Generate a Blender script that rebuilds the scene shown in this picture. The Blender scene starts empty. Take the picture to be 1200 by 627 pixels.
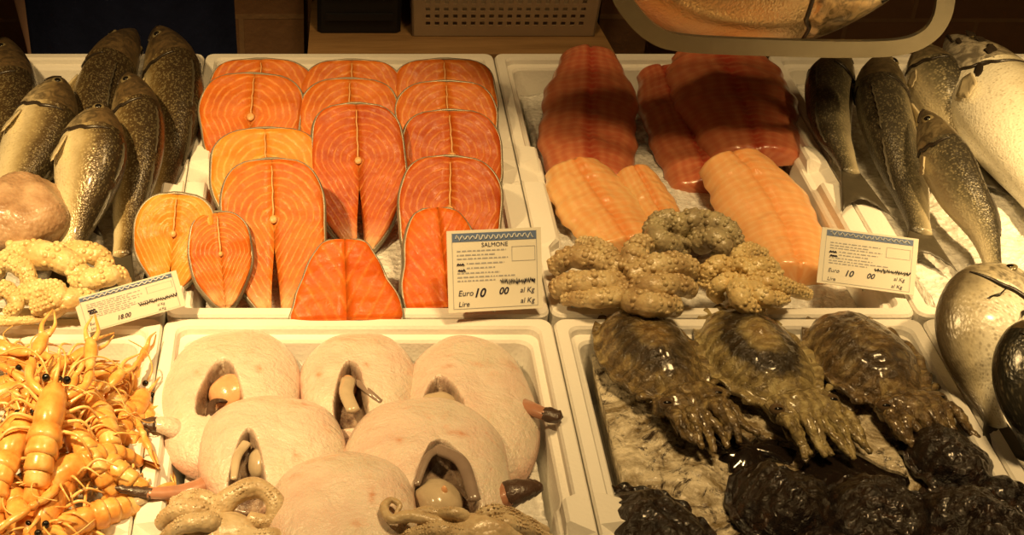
import bpy, math, random
from mathutils import Vector, Matrix, noise as mnoise
R = math.radians
rng = random.Random(7)
scn = bpy.context.scene
COL = scn.collection

# ------------------------------------------------------------------ camera
PITCH, FPX, PX0, PY0 = R(34.76), 1650.0, 380.0, 313.5
CAM = Vector((0, 0, 1.857))
cp, sp = math.cos(PITCH), math.sin(PITCH)
cd = bpy.data.cameras.new('camera')
cam = bpy.data.objects.new('camera', cd)
COL.objects.link(cam)
cam.location = CAM
cam.rotation_euler = (math.pi / 2 - PITCH, 0, 0)
cd.sensor_width = 36
cd.lens = FPX / 1200 * 36
cd.shift_x = (600 - PX0) / 1200
cd.clip_start = .02
scn.camera = cam


def U(px, py, z):
    """point of the photograph -> point at height z"""
    a, b = (px - PX0) / FPX, -(py - PY0) / FPX
    d = Vector((a, cp + b * sp, -sp + b * cp))
    return CAM + d * ((z - CAM.z) / d.z)


def depth(p):
    q = p - CAM
    return q.y * cp - q.z * sp


def M(npx, p):
    """size in metres of npx photograph pixels at point p"""
    return npx / FPX * depth(p)


# ------------------------------------------------------------------ materials
def nt(name):
    m = bpy.data.materials.new(name)
    m.use_nodes = True
    t = m.node_tree
    b = t.nodes['Principled BSDF']
    return m, t, b


def node(t, typ, **kw):
    n = t.nodes.new(typ)
    for k, v in kw.items():
        if k.startswith('i_'):
            n.inputs[k[2:].replace('_', ' ')].default_value = v
        else:
            setattr(n, k, v)
    return n


def attr(t, name):
    return node(t, 'ShaderNodeAttribute', attribute_name=name).outputs['Fac']


def ramp(t, fac, stops, interp='LINEAR'):
    r = node(t, 'ShaderNodeValToRGB')
    r.color_ramp.interpolation = interp
    e = r.color_ramp.elements
    while len(e) < len(stops):
        e.new(.5)
    for el, (p, c) in zip(e, stops):
        el.position = p
        el.color = (*c, 1) if len(c) == 3 else c
    t.links.new(fac, r.inputs['Fac'])
    return r.outputs['Color']


def math_(t, op, a, b=None, c=None, clamp=False):
    n = node(t, 'ShaderNodeMath', operation=op, use_clamp=clamp)
    for i, v in enumerate((a, b, c)):
        if v is None:
            continue
        if isinstance(v, (int, float)):
            n.inputs[i].default_value = v
        else:
            t.links.new(v, n.inputs[i])
    return n.outputs[0]


def mix(t, fac, a, b, mode='MIX'):
    n = node(t, 'ShaderNodeMix', data_type='RGBA', blend_type=mode)
    for s, v in ((n.inputs[0], fac), (n.inputs[6], a), (n.inputs[7], b)):
        if isinstance(v, (int, float)):
            s.default_value = v
        elif isinstance(v, tuple):
            s.default_value = (*v, 1)
        else:
            t.links.new(v, s)
    return n.outputs[2]


def coords(t, kind='Object'):
    return node(t, 'ShaderNodeTexCoord').outputs[kind]


def noise(t, scale, detail=3, rough=.55, vec=None, dist=0):
    n = node(t, 'ShaderNodeTexNoise')
    n.inputs['Scale'].default_value = scale
    n.inputs['Detail'].default_value = detail
    n.inputs['Roughness'].default_value = rough
    n.inputs['Distortion'].default_value = dist
    t.links.new(vec if vec is not None else coords(t), n.inputs['Vector'])
    return n.outputs['Fac']


def voro(t, scale, vec=None, feature='F1', out='Distance'):
    n = node(t, 'ShaderNodeTexVoronoi', feature=feature)
    n.inputs['Scale'].default_value = scale
    t.links.new(vec if vec is not None else coords(t), n.inputs['Vector'])
    return n.outputs[out]


def bump(t, b, h, strength=.3, dist=.002):
    n = node(t, 'ShaderNodeBump')
    n.inputs['Strength'].default_value = strength
    n.inputs['Distance'].default_value = dist
    t.links.new(h, n.inputs['Height'])
    t.links.new(n.outputs[0], b.inputs['Normal'])


def setp(b, t, color=None, rough=.4, spec=.5, metal=0, sss=0, sssr=(.01, .004, .002), coat=0):
    if color is not None:
        if isinstance(color, tuple):
            b.inputs['Base Color'].default_value = (*color, 1)
        else:
            t.links.new(color, b.inputs['Base Color'])
    if isinstance(rough, (int, float)):
        b.inputs['Roughness'].default_value = rough
    else:
        t.links.new(rough, b.inputs['Roughness'])
    b.inputs['Specular IOR Level'].default_value = spec
    b.inputs['Metallic'].default_value = metal
    b.inputs['Coat Weight'].default_value = coat
    b.inputs['Coat Roughness'].default_value = .12
    if sss:
        b.inputs['Subsurface Weight'].default_value = sss
        b.inputs['Subsurface Radius'].default_value = sssr
        b.inputs['Subsurface Scale'].default_value = 1


MAT = {}


def simple(name, color, rough=.5, spec=.5, metal=0, bscale=0, bstr=.2, bdist=.001, var=0, sss=0, coat=0, sssr=(.01, .004, .002)):
    m, t, b = nt(name)
    col = color
    if var:
        n = noise(t, 40, 4)
        col = mix(t, n, tuple(c * (1 - var) for c in color), tuple(min(1, c * (1 + var)) for c in color))
    setp(b, t, col, rough, spec, metal, sss, sssr, coat)
    if bscale:
        bump(t, b, noise(t, bscale, 4), bstr, bdist)
    MAT[name] = m
    return m


def mat_foam():
    m, t, b = nt('foam')
    c = mix(t, noise(t, 9, 3), (.80, .77, .70), (.88, .85, .79))
    setp(b, t, c, .62, .3)
    bump(t, b, voro(t, 260), .25, .001)
    MAT['foam'] = m


def mat_ice(name, ink=False):
    m, t, b = nt(name)
    n = noise(t, 55, 5, .7)
    c = ramp(t, n, [(.3, (.62, .60, .55)), (.6, (.85, .84, .80))])
    if ink:
        v = coords(t)
        s = noise(t, 14, 6, .7, v, 1.6)
        c = mix(t, .6, c, (.74, .60, .34))
        c = mix(t, ramp(t, s, [(.40, (0, 0, 0)), (.58, (1, 1, 1))]), c, (.20, .145, .07))
        s2 = noise(t, 30, 6, .75, v, 2.5)
        c = mix(t, ramp(t, s2, [(.52, (0, 0, 0)), (.62, (1, 1, 1))]), c, (.045, .03, .02))
    setp(b, t, c, .12 if ink else .22, .5, 0, .0, (.01, .01, .01))
    h = math_(t, 'ADD', voro(t, 120), noise(t, 160, 4))
    bump(t, b, h, .8, .004)
    MAT[name] = m


def mat_fish(name, stops, speck=(.50, .42, .22), speckamt=.62, metal=.2, scale=1.0, head=(.24, .16, .075)):
    """skin of a scaled fish: dv runs belly (-1) to back (1), s snout to tail; uu, vv are metres along and around"""
    m, t, b = nt(name)
    dv, s = attr(t, 'dv'), attr(t, 's')
    uv = node(t, 'ShaderNodeCombineXYZ')
    t.links.new(attr(t, 'uu'), uv.inputs[0])
    t.links.new(attr(t, 'vv'), uv.inputs[1])
    ob = coords(t)
    n = noise(t, 45, 4, .6, ob)
    d = math_(t, 'ADD', math_(t, 'MULTIPLY', dv, .5), math_(t, 'ADD', math_(t, 'MULTIPLY', n, .25), .375))
    base = ramp(t, d, stops)
    vc = voro(t, 400 * scale, uv.outputs[0])
    cellc = voro(t, 400 * scale, uv.outputs[0], 'F1', 'Color')
    sep = node(t, 'ShaderNodeSeparateColor')
    t.links.new(cellc, sep.inputs[0])
    sp_ = math_(t, 'GREATER_THAN', sep.outputs[0], 1 - speckamt)
    sp_ = math_(t, 'MULTIPLY', sp_, ramp(t, vc, [(.2, (.75, .75, .75)), (.62, (0, 0, 0))]))
    body = math_(t, 'GREATER_THAN', s, .275)
    flank = ramp(t, d, [(.2, (.6, .6, .6)), (.6, (.75, .75, .75)), (.95, (.25, .25, .25))])
    sp_ = math_(t, 'MULTIPLY', math_(t, 'MULTIPLY', sp_, body), flank)
    c = mix(t, sp_, base, speck)
    # head plates
    hn = ramp(t, noise(t, 70, 3, .6, ob, 1.2), [(.4, (0, 0, 0)), (.62, (1, 1, 1))])
    hb = math_(t, 'SUBTRACT', 1, body)
    c = mix(t, math_(t, 'MULTIPLY', hb, .5), c, head)
    c = mix(t, math_(t, 'MULTIPLY', hb, math_(t, 'MULTIPLY', hn, .7)), c, (.035, .026, .016))
    setp(b, t, c, .32, .5, metal, 0, coat=.25)
    bump(t, b, math_(t, 'ADD', math_(t, 'MULTIPLY', vc, body), math_(t, 'MULTIPLY', noise(t, 60, 3, .6, ob, .8), 2.0)), .4, .0012)
    MAT[name] = m


def mat_salmon(name, deep, mid, pale, lines=46):
    m, t, b = nt(name)
    f = attr(t, 'fat')
    ob = coords(t)
    n = noise(t, 40, 3, .5, ob)
    ff = math_(t, 'ADD', f, math_(t, 'MULTIPLY', n, .06))
    w = math_(t, 'SINE', math_(t, 'MULTIPLY', ff, lines * 2.0))
    w = math_(t, 'ADD', math_(t, 'MULTIPLY', w, .5), .5)
    brk = noise(t, 90, 3, .6, ob)
    w = math_(t, 'MULTIPLY', math_(t, 'POWER', w, 5.0), ramp(t, brk, [(.3, (.15, .15, .15)), (.6, (1, 1, 1))]))
    base = mix(t, ramp(t, noise(t, 22, 4, .6, ob), [(.35, (0, 0, 0)), (.65, (1, 1, 1))]), deep, mid)
    c = mix(t, math_(t, 'MULTIPLY', w, .58), base, pale)
    rd = ramp(t, noise(t, 48, 5, .7, ob, .6), [(.46, (0, 0, 0)), (.68, (1, 1, 1))])
    c = mix(t, math_(t, 'MULTIPLY', rd, .55), c, deep)
    fl = attr(t, 'belly')
    c = mix(t, math_(t, 'MULTIPLY', fl, ramp(t, noise(t, 60, 3, .6, ob), [(.3, (.2, .2, .2)), (.7, (1, 1, 1))])), c, (.80, .52, .27))
    setp(b, t, c, ramp(t, noise(t, 120, 3, .6, ob), [(.3, (.28, .28, .28)), (.7, (.62, .62, .62))]), .28, 0, .12, (.012, .004, .002), .0)
    bump(t, b, math_(t, 'ADD', math_(t, 'MULTIPLY', w, -.5), noise(t, 150, 4, .6, ob)), .45, .0015)
    MAT[name] = m


def mat_fillet(name, deep, mid, pale):
    m, t, b = nt(name)
    s, tt = attr(t, 'uu'), attr(t, 'tt')
    ob = coords(t)
    at = math_(t, 'ABSOLUTE', tt)
    k = math_(t, 'ADD', math_(t, 'MULTIPLY', s, 620), math_(t, 'MULTIPLY', at, -7))
    k = math_(t, 'ADD', k, math_(t, 'MULTIPLY', noise(t, 30, 3, .6, ob), 9))
    w = math_(t, 'ADD', math_(t, 'MULTIPLY', math_(t, 'SINE', k), .5), .5)
    red = math_(t, 'ADD', ramp(t, at, [(.0, (1, 1, 1)), (.22, (.25, .25, .25)), (.9, (0, 0, 0))]), math_(t, 'MULTIPLY', math_(t, 'SUBTRACT', noise(t, 16, 3, .6, ob), .45), 1.3), clamp=True)
    c = mix(t, red, mid, deep)
    c = mix(t, math_(t, 'MULTIPLY', math_(t, 'POWER', w, 3.0), .28), c, pale)
    lg = math_(t, 'ADD', math_(t, 'MULTIPLY', math_(t, 'SINE', math_(t, 'ADD', math_(t, 'MULTIPLY', tt, 26), math_(t, 'MULTIPLY', noise(t, 25, 3, .6, ob), 8))), .5), .5)
    c = mix(t, math_(t, 'MULTIPLY', lg, .36), c, deep)
    setp(b, t, c, .28, .5, 0, .15, (.014, .006, .003), .3)
    bump(t, b, math_(t, 'ADD', math_(t, 'MULTIPLY', w, -.12), noise(t, 60, 4, .6, ob)), .4, .002)
    MAT[name] = m


def mat_ray():
    m, t, b = nt('ray_skin')
    ob = coords(t)
    n = noise(t, 18, 4, .6, ob)
    c = ramp(t, n, [(.3, (.68, .49, .40)), (.55, (.72, .60, .50)), (.75, (.62, .54, .44))])
    rr = ramp(t, noise(t, 34, 4, .7, ob, .8), [(.58, (0, 0, 0)), (.74, (1, 1, 1))])
    c = mix(t, math_(t, 'MULTIPLY', rr, .5), c, (.72, .38, .26))
    gr = ramp(t, noise(t, 26, 4, .65, ob, .5), [(.5, (0, 0, 0)), (.72, (1, 1, 1))])
    c = mix(t, math_(t, 'MULTIPLY', gr, .5), c, (.58, .53, .40))
    c = mix(t, math_(t, 'MULTIPLY', attr(t, 'mark'), ramp(t, noise(t, 120, 3, .6, ob), [(.35, (.1, .1, .1)), (.65, (.9, .9, .9))])), c, (.55, .22, .10))
    c = mix(t, math_(t, 'MULTIPLY', attr(t, 'rim'), .6), c, (.62, .30, .22))
    cav = mix(t, ramp(t, noise(t, 60, 4, .6, ob), [(.4, (0, 0, 0)), (.6, (1, 1, 1))]), (.10, .055, .04), (.34, .24, .17))
    c = mix(t, attr(t, 'cav'), c, cav)
    setp(b, t, c, .3, .5, 0, .12, (.012, .005, .003), .25)
    bump(t, b, math_(t, 'ADD', noise(t, 40, 5, .65, ob, .6), math_(t, 'MULTIPLY', noise(t, 240, 3, .6, ob), .35)), .75, .005)
    MAT['ray_skin'] = m


def mat_octopus(name, a, b_, c_):
    m, t, b = nt(name)
    ob = coords(t)
    c = ramp(t, noise(t, 40, 4, .6, ob), [(.3, a), (.55, b_), (.75, c_)])
    setp(b, t, c, .34, .45, 0, .1, (.008, .004, .002), .12)
    bump(t, b, math_(t, 'SUBTRACT', noise(t, 130, 4, .6, ob), voro(t, 210)), .5, .0016)
    MAT[name] = m


def mat_cuttle(name, pale, mid, dark, amt, rough=.22, coat=.45):
    m, t, b = nt(name)
    ob = coords(t)
    e, x = attr(t, 'e'), attr(t, 'cx')
    st = math_(t, 'SINE', math_(t, 'ADD', math_(t, 'MULTIPLY', attr(t, 'cy'), 520), math_(t, 'MULTIPLY', noise(t, 50, 4, .6, ob), 14)))
    zeb = ramp(t, math_(t, 'ADD', math_(t, 'MULTIPLY', st, .5), .5), [(.35, (0, 0, 0)), (.8, (1, 1, 1))])
    c = ramp(t, noise(t, 60, 5, .7, ob, 1.0), [(.3, dark), (.5, mid), (.68, pale)])
    c = mix(t, math_(t, 'MULTIPLY', zeb, .45), c, dark)
    ringd = ramp(t, math_(t, 'ADD', e, math_(t, 'MULTIPLY', math_(t, 'SUBTRACT', noise(t, 45, 4, .7, ob), .5), .45)),
                 [(.22, (0, 0, 0)), (.4, (1, 1, 1)), (.58, (1, 1, 1)), (.72, (0, 0, 0))])
    c = mix(t, math_(t, 'MULTIPLY', ringd, amt), c, (.022, .014, .008))
    core = ramp(t, e, [(.0, (1, 1, 1)), (.34, (0, 0, 0))])
    c = mix(t, math_(t, 'MULTIPLY', core, .45 if amt > .7 and dark[0] > .01 else 0), c, (.26, .13, .035))
    setp(b, t, c, rough, .5, 0, 0, coat=coat)
    bump(t, b, math_(t, 'ADD', noise(t, 90, 5, .7, ob, 1.0), math_(t, 'MULTIPLY', zeb, .25)), .8, .004)
    MAT[name] = m


def mat_shell(name, a, b_, c_):
    m, t, b = nt(name)
    ob = coords(t)
    c = ramp(t, noise(t, 70, 4, .6, ob), [(.3, a), (.52, b_), (.72, c_)])
    setp(b, t, c, .3, .5, 0, .1, (.008, .003, .001), .3)
    bump(t, b, noise(t, 160, 4, .6, ob), .3, .001)
    MAT[name] = m


def mat_brick():
    m, t, b = nt('brick')
    mp = node(t, 'ShaderNodeMapping')
    mp.inputs['Rotation'].default_value = (R(90), 0, 0)
    t.links.new(coords(t), mp.inputs['Vector'])
    n = node(t, 'ShaderNodeTexBrick')
    n.inputs['Scale'].default_value = 3.9
    n.inputs['Color1'].default_value = (.20, .105, .052, 1)
    n.inputs['Color2'].default_value = (.26, .14, .068, 1)
    n.inputs['Mortar'].default_value = (.30, .18, .09, 1)
    n.inputs['Mortar Size'].default_value = .016
    n.inputs['Brick Width'].default_value = .95
    n.inputs['Row Height'].default_value = .32
    t.links.new(mp.outputs[0], n.inputs['Vector'])
    c = mix(t, noise(t, 30, 5), n.outputs['Color'], (.12, .06, .03), 'MIX')
    c2 = mix(t, .35, n.outputs['Color'], c)
    setp(b, t, c2, .8, .2)
    bump(t, b, math_(t, 'ADD', n.outputs['Fac'], math_(t, 'MULTIPLY', noise(t, 40, 5), -.8)), .6, .006)
    MAT['brick'] = m


def mat_wood():
    m, t, b = nt('wood')
    mp = node(t, 'ShaderNodeMapping')
    mp.inputs['Scale'].default_value = (3, 40, 40)
    t.links.new(coords(t), mp.inputs['Vector'])
    c = ramp(t, noise(t, 2, 5, .6, mp.outputs[0], .6), [(.3, (.21, .115, .045)), (.7, (.34, .20, .085))])
    setp(b, t, c, .5, .3)
    bump(t, b, noise(t, 2, 5, .6, mp.outputs[0]), .2, .002)
    MAT['wood'] = m


mat_foam(); mat_ice('ice'); mat_ice('inky_ice', True)
mat_fish('bass_skin', [(.12, (.80, .70, .46)), (.34, (.55, .46, .26)), (.5, (.24, .165, .065)), (.68, (.090, .058, .024)), (.9, (.036, .024, .012))])
mat_fish('bass_skin_pale', [(.12, (.84, .76, .54)), (.42, (.74, .64, .40)), (.6, (.36, .28, .14)), (.76, (.09, .06, .026)), (.95, (.034, .024, .012))], speckamt=.4)
mat_fish('bass_skin_grey', [(.12, (.60, .53, .36)), (.36, (.36, .31, .20)), (.55, (.16, .14, .085)), (.72, (.075, .065, .042)), (.92, (.04, .034, .023))], speck=(.5, .43, .25), speckamt=.5, head=(.30, .23, .12))
mat_fish('silver_skin', [(.1, (.88, .84, .70)), (.6, (.80, .75, .58)), (.78, (.52, .47, .33)), (.95, (.14, .12, .08))], speck=(.30, .25, .15), speckamt=.22, metal=.15, head=(.22, .16, .09))
mat_fish('bream_skin', [(.1, (.92, .88, .76)), (.5, (.88, .83, .66)), (.74, (.58, .51, .34)), (.94, (.11, .085, .05))], speck=(.20, .15, .08), speckamt=.42, metal=.0, scale=.8, head=(.5, .42, .26))
mat_fish('dark_bream_skin', [(.1, (.50, .45, .33)), (.4, (.20, .17, .11)), (.6, (.07, .06, .04)), (.95, (.02, .018, .012))], speck=(.4, .34, .2), speckamt=.3, scale=.8)
mat_fish('tuna_skin', [(.1, (.75, .62, .40)), (.5, (.55, .38, .20)), (.75, (.20, .14, .09)), (.95, (.05, .04, .035))], speckamt=.05, metal=.75, head=(.40, .27, .13))
mat_salmon('salmon_orange', (.46, .095, .008), (.66, .175, .018), (.82, .38, .10))
mat_salmon('salmon_red', (.38, .055, .006), (.55, .115, .012), (.74, .30, .075))
mat_salmon('salmon_light', (.66, .19, .016), (.80, .30, .035), (.88, .50, .15))
mat_salmon('salmon_meat', (.52, .085, .006), (.68, .145, .012), (.74, .24, .04), lines=26)
mat_fillet('fillet_red', (.42, .055, .025), (.62, .22, .10), (.70, .36, .18))
mat_fillet('fillet_pale', (.80, .30, .085), (.86, .52, .22), (.88, .66, .36))
mat_fillet('fillet_orange', (.84, .36, .12), (.88, .50, .22), (.93, .70, .40))
mat_ray()
mat_octopus('octopus_skin', (.38, .25, .12), (.62, .47, .25), (.76, .62, .36))
mat_octopus('octopus_light', (.58, .40, .17), (.76, .58, .28), (.86, .72, .42))
mat_octopus('octopus_grey', (.26, .20, .12), (.46, .38, .22), (.62, .52, .30))
mat_octopus('octopus_mantle', (.30, .17, .09), (.46, .30, .18), (.58, .42, .27))
mat_octopus('octopus_tan', (.44, .31, .17), (.60, .46, .28), (.70, .58, .40))
mat_octopus('octopus_dark', (.05, .03, .025), (.12, .07, .05), (.2, .12, .08))
mat_cuttle('cuttle_skin', (.44, .34, .15), (.20, .135, .055), (.045, .028, .012), .75)
mat_cuttle('cuttle_pale', (.52, .44, .22), (.36, .28, .12), (.10, .065, .028), .95)
mat_cuttle('cuttle_brown', (.38, .29, .13), (.17, .11, .048), (.04, .024, .011), .6)
mat_cuttle('cuttle_ink', (.050, .022, .009), (.014, .008, .005), (.004, .003, .003), .8, .24, .3)
mat_shell('shell', (.72, .26, .05), (.82, .42, .11), (.88, .62, .28))
mat_shell('shell_pale', (.80, .38, .09), (.86, .52, .18), (.90, .68, .34))
mat_brick(); mat_wood()
simple('fish_skin_edge', (.26, .23, .17), .35, .5, .3, 120, .4, .001, .6)
simple('bone', (.70, .36, .13), .4, .5, 0, 80, .3, .001, .1)
simple('fin', (.055, .046, .03), .4, .5, 0, 90, .5, .001, .5)
simple('fin_pale', (.55, .47, .30), .4, .5, 0, 90, .5, .001, .4)
simple('eye_rim', (.26, .21, .11), .2, .6, .3)
simple('pupil', (.008, .007, .006), .08, .7)
simple('black_mark', (.03, .022, .015), .3, .5, 0, 60, .3, .001, .5)
simple('organ', (.78, .40, .20), .25, .6, 0, 60, .6, .002, .35, .15, .4)
simple('organ_grey', (.50, .40, .27), .22, .6, 0, 60, .5, .002, .3, 0, .4)
simple('organ_dark', (.10, .065, .035), .15, .6, 0, 60, .3, .001, .4, 0, .4)
simple('flap', (.26, .19, .15), .25, .6, 0, 50, .4, .002, .35, 0, .4)
simple('tail_flesh', (.42, .20, .12), .35, .5, 0, 60, .5, .002, .45, .1, .3)
simple('dark_tip', (.07, .038, .024), .4, .5, 0, 70, .9, .004, .8, 0, .15)
simple('ink', (.012, .008, .006), .07, .6, 0, 30, .3, .003, .4, 0, .5)
simple('card', (.86, .82, .70), .35, .4)
simple('card_blue', (.14, .20, .36), .4, .4)
simple('print_grey', (.42, .42, .44), .5)
simple('print_dark', (.06, .06, .10), .5)
simple('marker', (.018, .016, .045), .45)
simple('print_pale', (.62, .66, .70), .5)
simple('steel', (.30, .27, .20), .35, .5, .9, 30, .08, .001, .12)
simple('basket_plastic', (.36, .26, .165), .45, .4, 0, 40, .1, .001, .1)
simple('gap_black', (.012, .011, .012), .5, .3)
simple('navy_cloth', (.012, .016, .045), .85, .15, 0, 60, .4, .004, .4)
simple('dark_cloth', (.010, .010, .014), .9, .1, 0, 60, .4, .004, .4)
simple('skin', (.55, .33, .22), .5, .4, 0, 80, .2, .001, .1, .1)
simple('hair', (.03, .02, .015), .6, .3, 0, 200, .6, .002)
simple('counter_white', (.70, .68, .62), .5, .4, 0, 20, .1, .002)
simple('floor_tile', (.16, .11, .08), .6, .3, 0, 20, .2, .002, .2)
simple('white_lamp', (.7, .7, .68), .4)


# ------------------------------------------------------------------ object helpers
ORG = {}


def tag(o, label=None, cat=None, group=None, kind=None):
    for k, v in (('label', label), ('category', cat), ('group', group), ('kind', kind)):
        if v:
            o[k] = v
    return o


def empty(name, loc, label, cat, group=None):
    o = bpy.data.objects.new(name, None)
    o.empty_display_size = .03
    COL.objects.link(o)
    o.location = loc
    ORG[o.name] = Vector(loc)
    return tag(o, label, cat, group)


def mk(name, V, F, mat, parent=None, smooth=True, attrs=None, mats=None, origin=None):
    me = bpy.data.meshes.new(name)
    if parent is not None:
        org = ORG[parent.name]
    elif origin is not None:
        org = Vector(origin)
    else:
        lo = [min(v[i] for v in V) for i in range(3)]
        hi = [max(v[i] for v in V) for i in range(3)]
        org = Vector(((lo[0] + hi[0]) / 2, (lo[1] + hi[1]) / 2, lo[2]))
    me.from_pydata([(v[0] - org.x, v[1] - org.y, v[2] - org.z) for v in V], [], F)
    me.materials.append(MAT[mat])
    for x in mats or ():
        me.materials.append(MAT[x])
    if attrs:
        for k, vals in attrs.items():
            a = me.attributes.new(k, 'FLOAT', 'POINT')
            a.data.foreach_set('value', vals)
    if smooth:
        me.polygons.foreach_set('use_smooth', [True] * len(me.polygons))
    me.update()
    o = bpy.data.objects.new(name, me)
    COL.objects.link(o)
    if parent is not None:
        o.parent = parent
    else:
        o.location = org
    ORG[o.name] = org
    return o


def copy_tree(o, parent=None):
    c = o.copy()
    COL.objects.link(c)
    if parent is not None:
        c.parent = parent
    for ch in list(o.children):
        copy_tree(ch, c)
    return c


class Geo:
    """gathers the pieces of one mesh"""
    def __init__(self):
        self.V, self.F, self.A = [], [], {}

    def add(self, V, F, attrs=None):
        b = len(self.V)
        for k in set(self.A) | set(attrs or {}):
            cur = self.A.setdefault(k, [0.0] * b)
            cur.extend((attrs or {}).get(k, [0.0] * len(V)))
        self.V += [Vector(v) for v in V]
        self.F += [tuple(i + b for i in f) for f in F]
        return self

    def mk(self, name, mat, parent=None, smooth=True, **k):
        return mk(name, self.V, self.F, mat, parent, smooth, self.A or None, **k)


def box(x0, x1, y0, y1, z0, z1):
    V = [(x, y, z) for z in (z0, z1) for y in (y0, y1) for x in (x0, x1)]
    F = [(0, 2, 3, 1), (4, 5, 7, 6), (0, 1, 5, 4), (2, 6, 7, 3), (0, 4, 6, 2), (1, 3, 7, 5)]
    return V, F


def bbox_bevel(x0, x1, y0, y1, z0, z1, c):
    """box with chamfered vertical and top edges"""
    def ring(i, z):
        return [(x0 + i + c, y0 + i, z), (x1 - i - c, y0 + i, z), (x1 - i, y0 + i + c, z), (x1 - i, y1 - i - c, z),
                (x1 - i - c, y1 - i, z), (x0 + i + c, y1 - i, z), (x0 + i, y1 - i - c, z), (x0 + i, y0 + i + c, z)]
    V = ring(0, z0) + ring(0, z1 - c) + ring(c, z1)
    F = [tuple(range(7, -1, -1)), tuple(range(16, 24))]
    for k in range(2):
        for j in range(8):
            a, b = k * 8 + j, k * 8 + (j + 1) % 8
            F.append((a, b, b + 8, a + 8))
    return V, F


def spline(P, n):
    """Catmull-Rom through P, n points evenly spaced in parameter"""
    P = [Vector(p) for p in P]
    if len(P) == 2:
        return [P[0].lerp(P[1], i / (n - 1)) for i in range(n)]
    Q = [2 * P[0] - P[1]] + P + [2 * P[-1] - P[-2]]
    out = []
    for i in range(n):
        t = i / (n - 1) * (len(P) - 1)
        k = min(int(t), len(P) - 2)
        u = t - k
        a, b, c, d = Q[k:k + 4]
        out.append(.5 * ((2 * b) + (c - a) * u + (2 * a - 5 * b + 4 * c - d) * u * u + (3 * b - a - 3 * c + d) * u ** 3))
    return out


def even(P, n):
    """n points evenly spaced along the polyline P"""
    acc = [0]
    for a, b in zip(P, P[1:]):
        acc.append(acc[-1] + (b - a).length)
    out, k = [], 0
    for i in range(n):
        d = acc[-1] * i / (n - 1)
        while k < len(P) - 2 and acc[k + 1] < d:
            k += 1
        out.append(P[k].lerp(P[k + 1], min(1, (d - acc[k]) / max(1e-9, acc[k + 1] - acc[k]))))
    return out


def lerp1(tab, x):
    if x <= tab[0][0]:
        return tab[0][1]
    for (a, va), (b, vb) in zip(tab, tab[1:]):
        if x <= b:
            u = (x - a) / (b - a)
            return va + (vb - va) * u
    return tab[-1][1]


def smooth1(tab, x):
    if x <= tab[0][0]:
        return tab[0][1]
    n = len(tab)
    for i in range(n - 1):
        a, va = tab[i]
        b, vb = tab[i + 1]
        if x <= b:
            u = (x - a) / (b - a)
            m0 = (vb - tab[i - 1][1]) / (b - tab[i - 1][0]) if i else (vb - va) / (b - a)
            m1 = (tab[i + 2][1] - va) / (tab[i + 2][0] - a) if i + 2 < n else (vb - va) / (b - a)
            h = b - a
            return ((2 * u ** 3 - 3 * u * u + 1) * va + (u ** 3 - 2 * u * u + u) * h * m0
                    + (-2 * u ** 3 + 3 * u * u) * vb + (u ** 3 - u * u) * h * m1)
    return tab[-1][1]


def frames(P):
    T = [(P[min(i + 1, len(P) - 1)] - P[max(i - 1, 0)]).normalized() for i in range(len(P))]
    n = Vector((0, 0, 1)) - T[0] * T[0].z
    if n.length < .1:
        n = Vector((1, 0, 0)) - T[0] * T[0].x
    N = [n.normalized()]
    for t in T[1:]:
        v = N[-1] - t * N[-1].dot(t)
        N.append(v.normalized() if v.length > 1e-6 else N[-1])
    return T, N


def tube(P, rad, seg=10, flat=1.0):
    """closed tapering tube along P; rad(u) its radius; flat squashes it along its up direction"""
    T, N = frames(P)
    V, F = [], []
    n = len(P)
    for i, p in enumerate(P):
        r = rad(i / (n - 1))
        b = T[i].cross(N[i])
        for j in range(seg):
            a = 2 * math.pi * j / seg
            V.append(p + N[i] * (math.sin(a) * r * flat) + b * (math.cos(a) * r))
    for i in range(n - 1):
        for j in range(seg):
            a, b = i * seg + j, i * seg + (j + 1) % seg
            F.append((a, b, b + seg, a + seg))
    V += [P[0] - T[0] * rad(0) * .5, P[-1] + T[-1] * rad(1) * .5]
    for j in range(seg):
        F.append((j, n * seg, (j + 1) % seg))
        k = (n - 1) * seg
        F.append((k + j, k + (j + 1) % seg, n * seg + 1))
    return V, [tuple(reversed(f)) for f in F]


def ball(c, rx, ry, rz, nu=12, nv=8, rot=None):
    c = Vector(c)
    V, F = [Vector((0, 0, rz))], []
    for i in range(1, nv):
        a = math.pi * i / nv
        for j in range(nu):
            b = 2 * math.pi * j / nu
            V.append(Vector((rx * math.sin(a) * math.cos(b), ry * math.sin(a) * math.sin(b), rz * math.cos(a))))
    V.append(Vector((0, 0, -rz)))
    for j in range(nu):
        F.append((0, 1 + j, 1 + (j + 1) % nu))
        k = 1 + (nv - 2) * nu
        F.append((k + j, len(V) - 1, k + (j + 1) % nu))
    for i in range(nv - 2):
        for j in range(nu):
            a, b = 1 + i * nu + j, 1 + i * nu + (j + 1) % nu
            F.append((a, a + nu, b + nu, b))
    if rot is not None:
        V = [rot @ v for v in V]
    return [v + c for v in V], F


def fbm(x, y, z=0, s=1.0, o=3):
    v, a, f = 0, 1, s
    for _ in range(o):
        v += a * mnoise.noise(Vector((x * f, y * f, z)))
        a *= .5
        f *= 2.1
    return v


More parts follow.
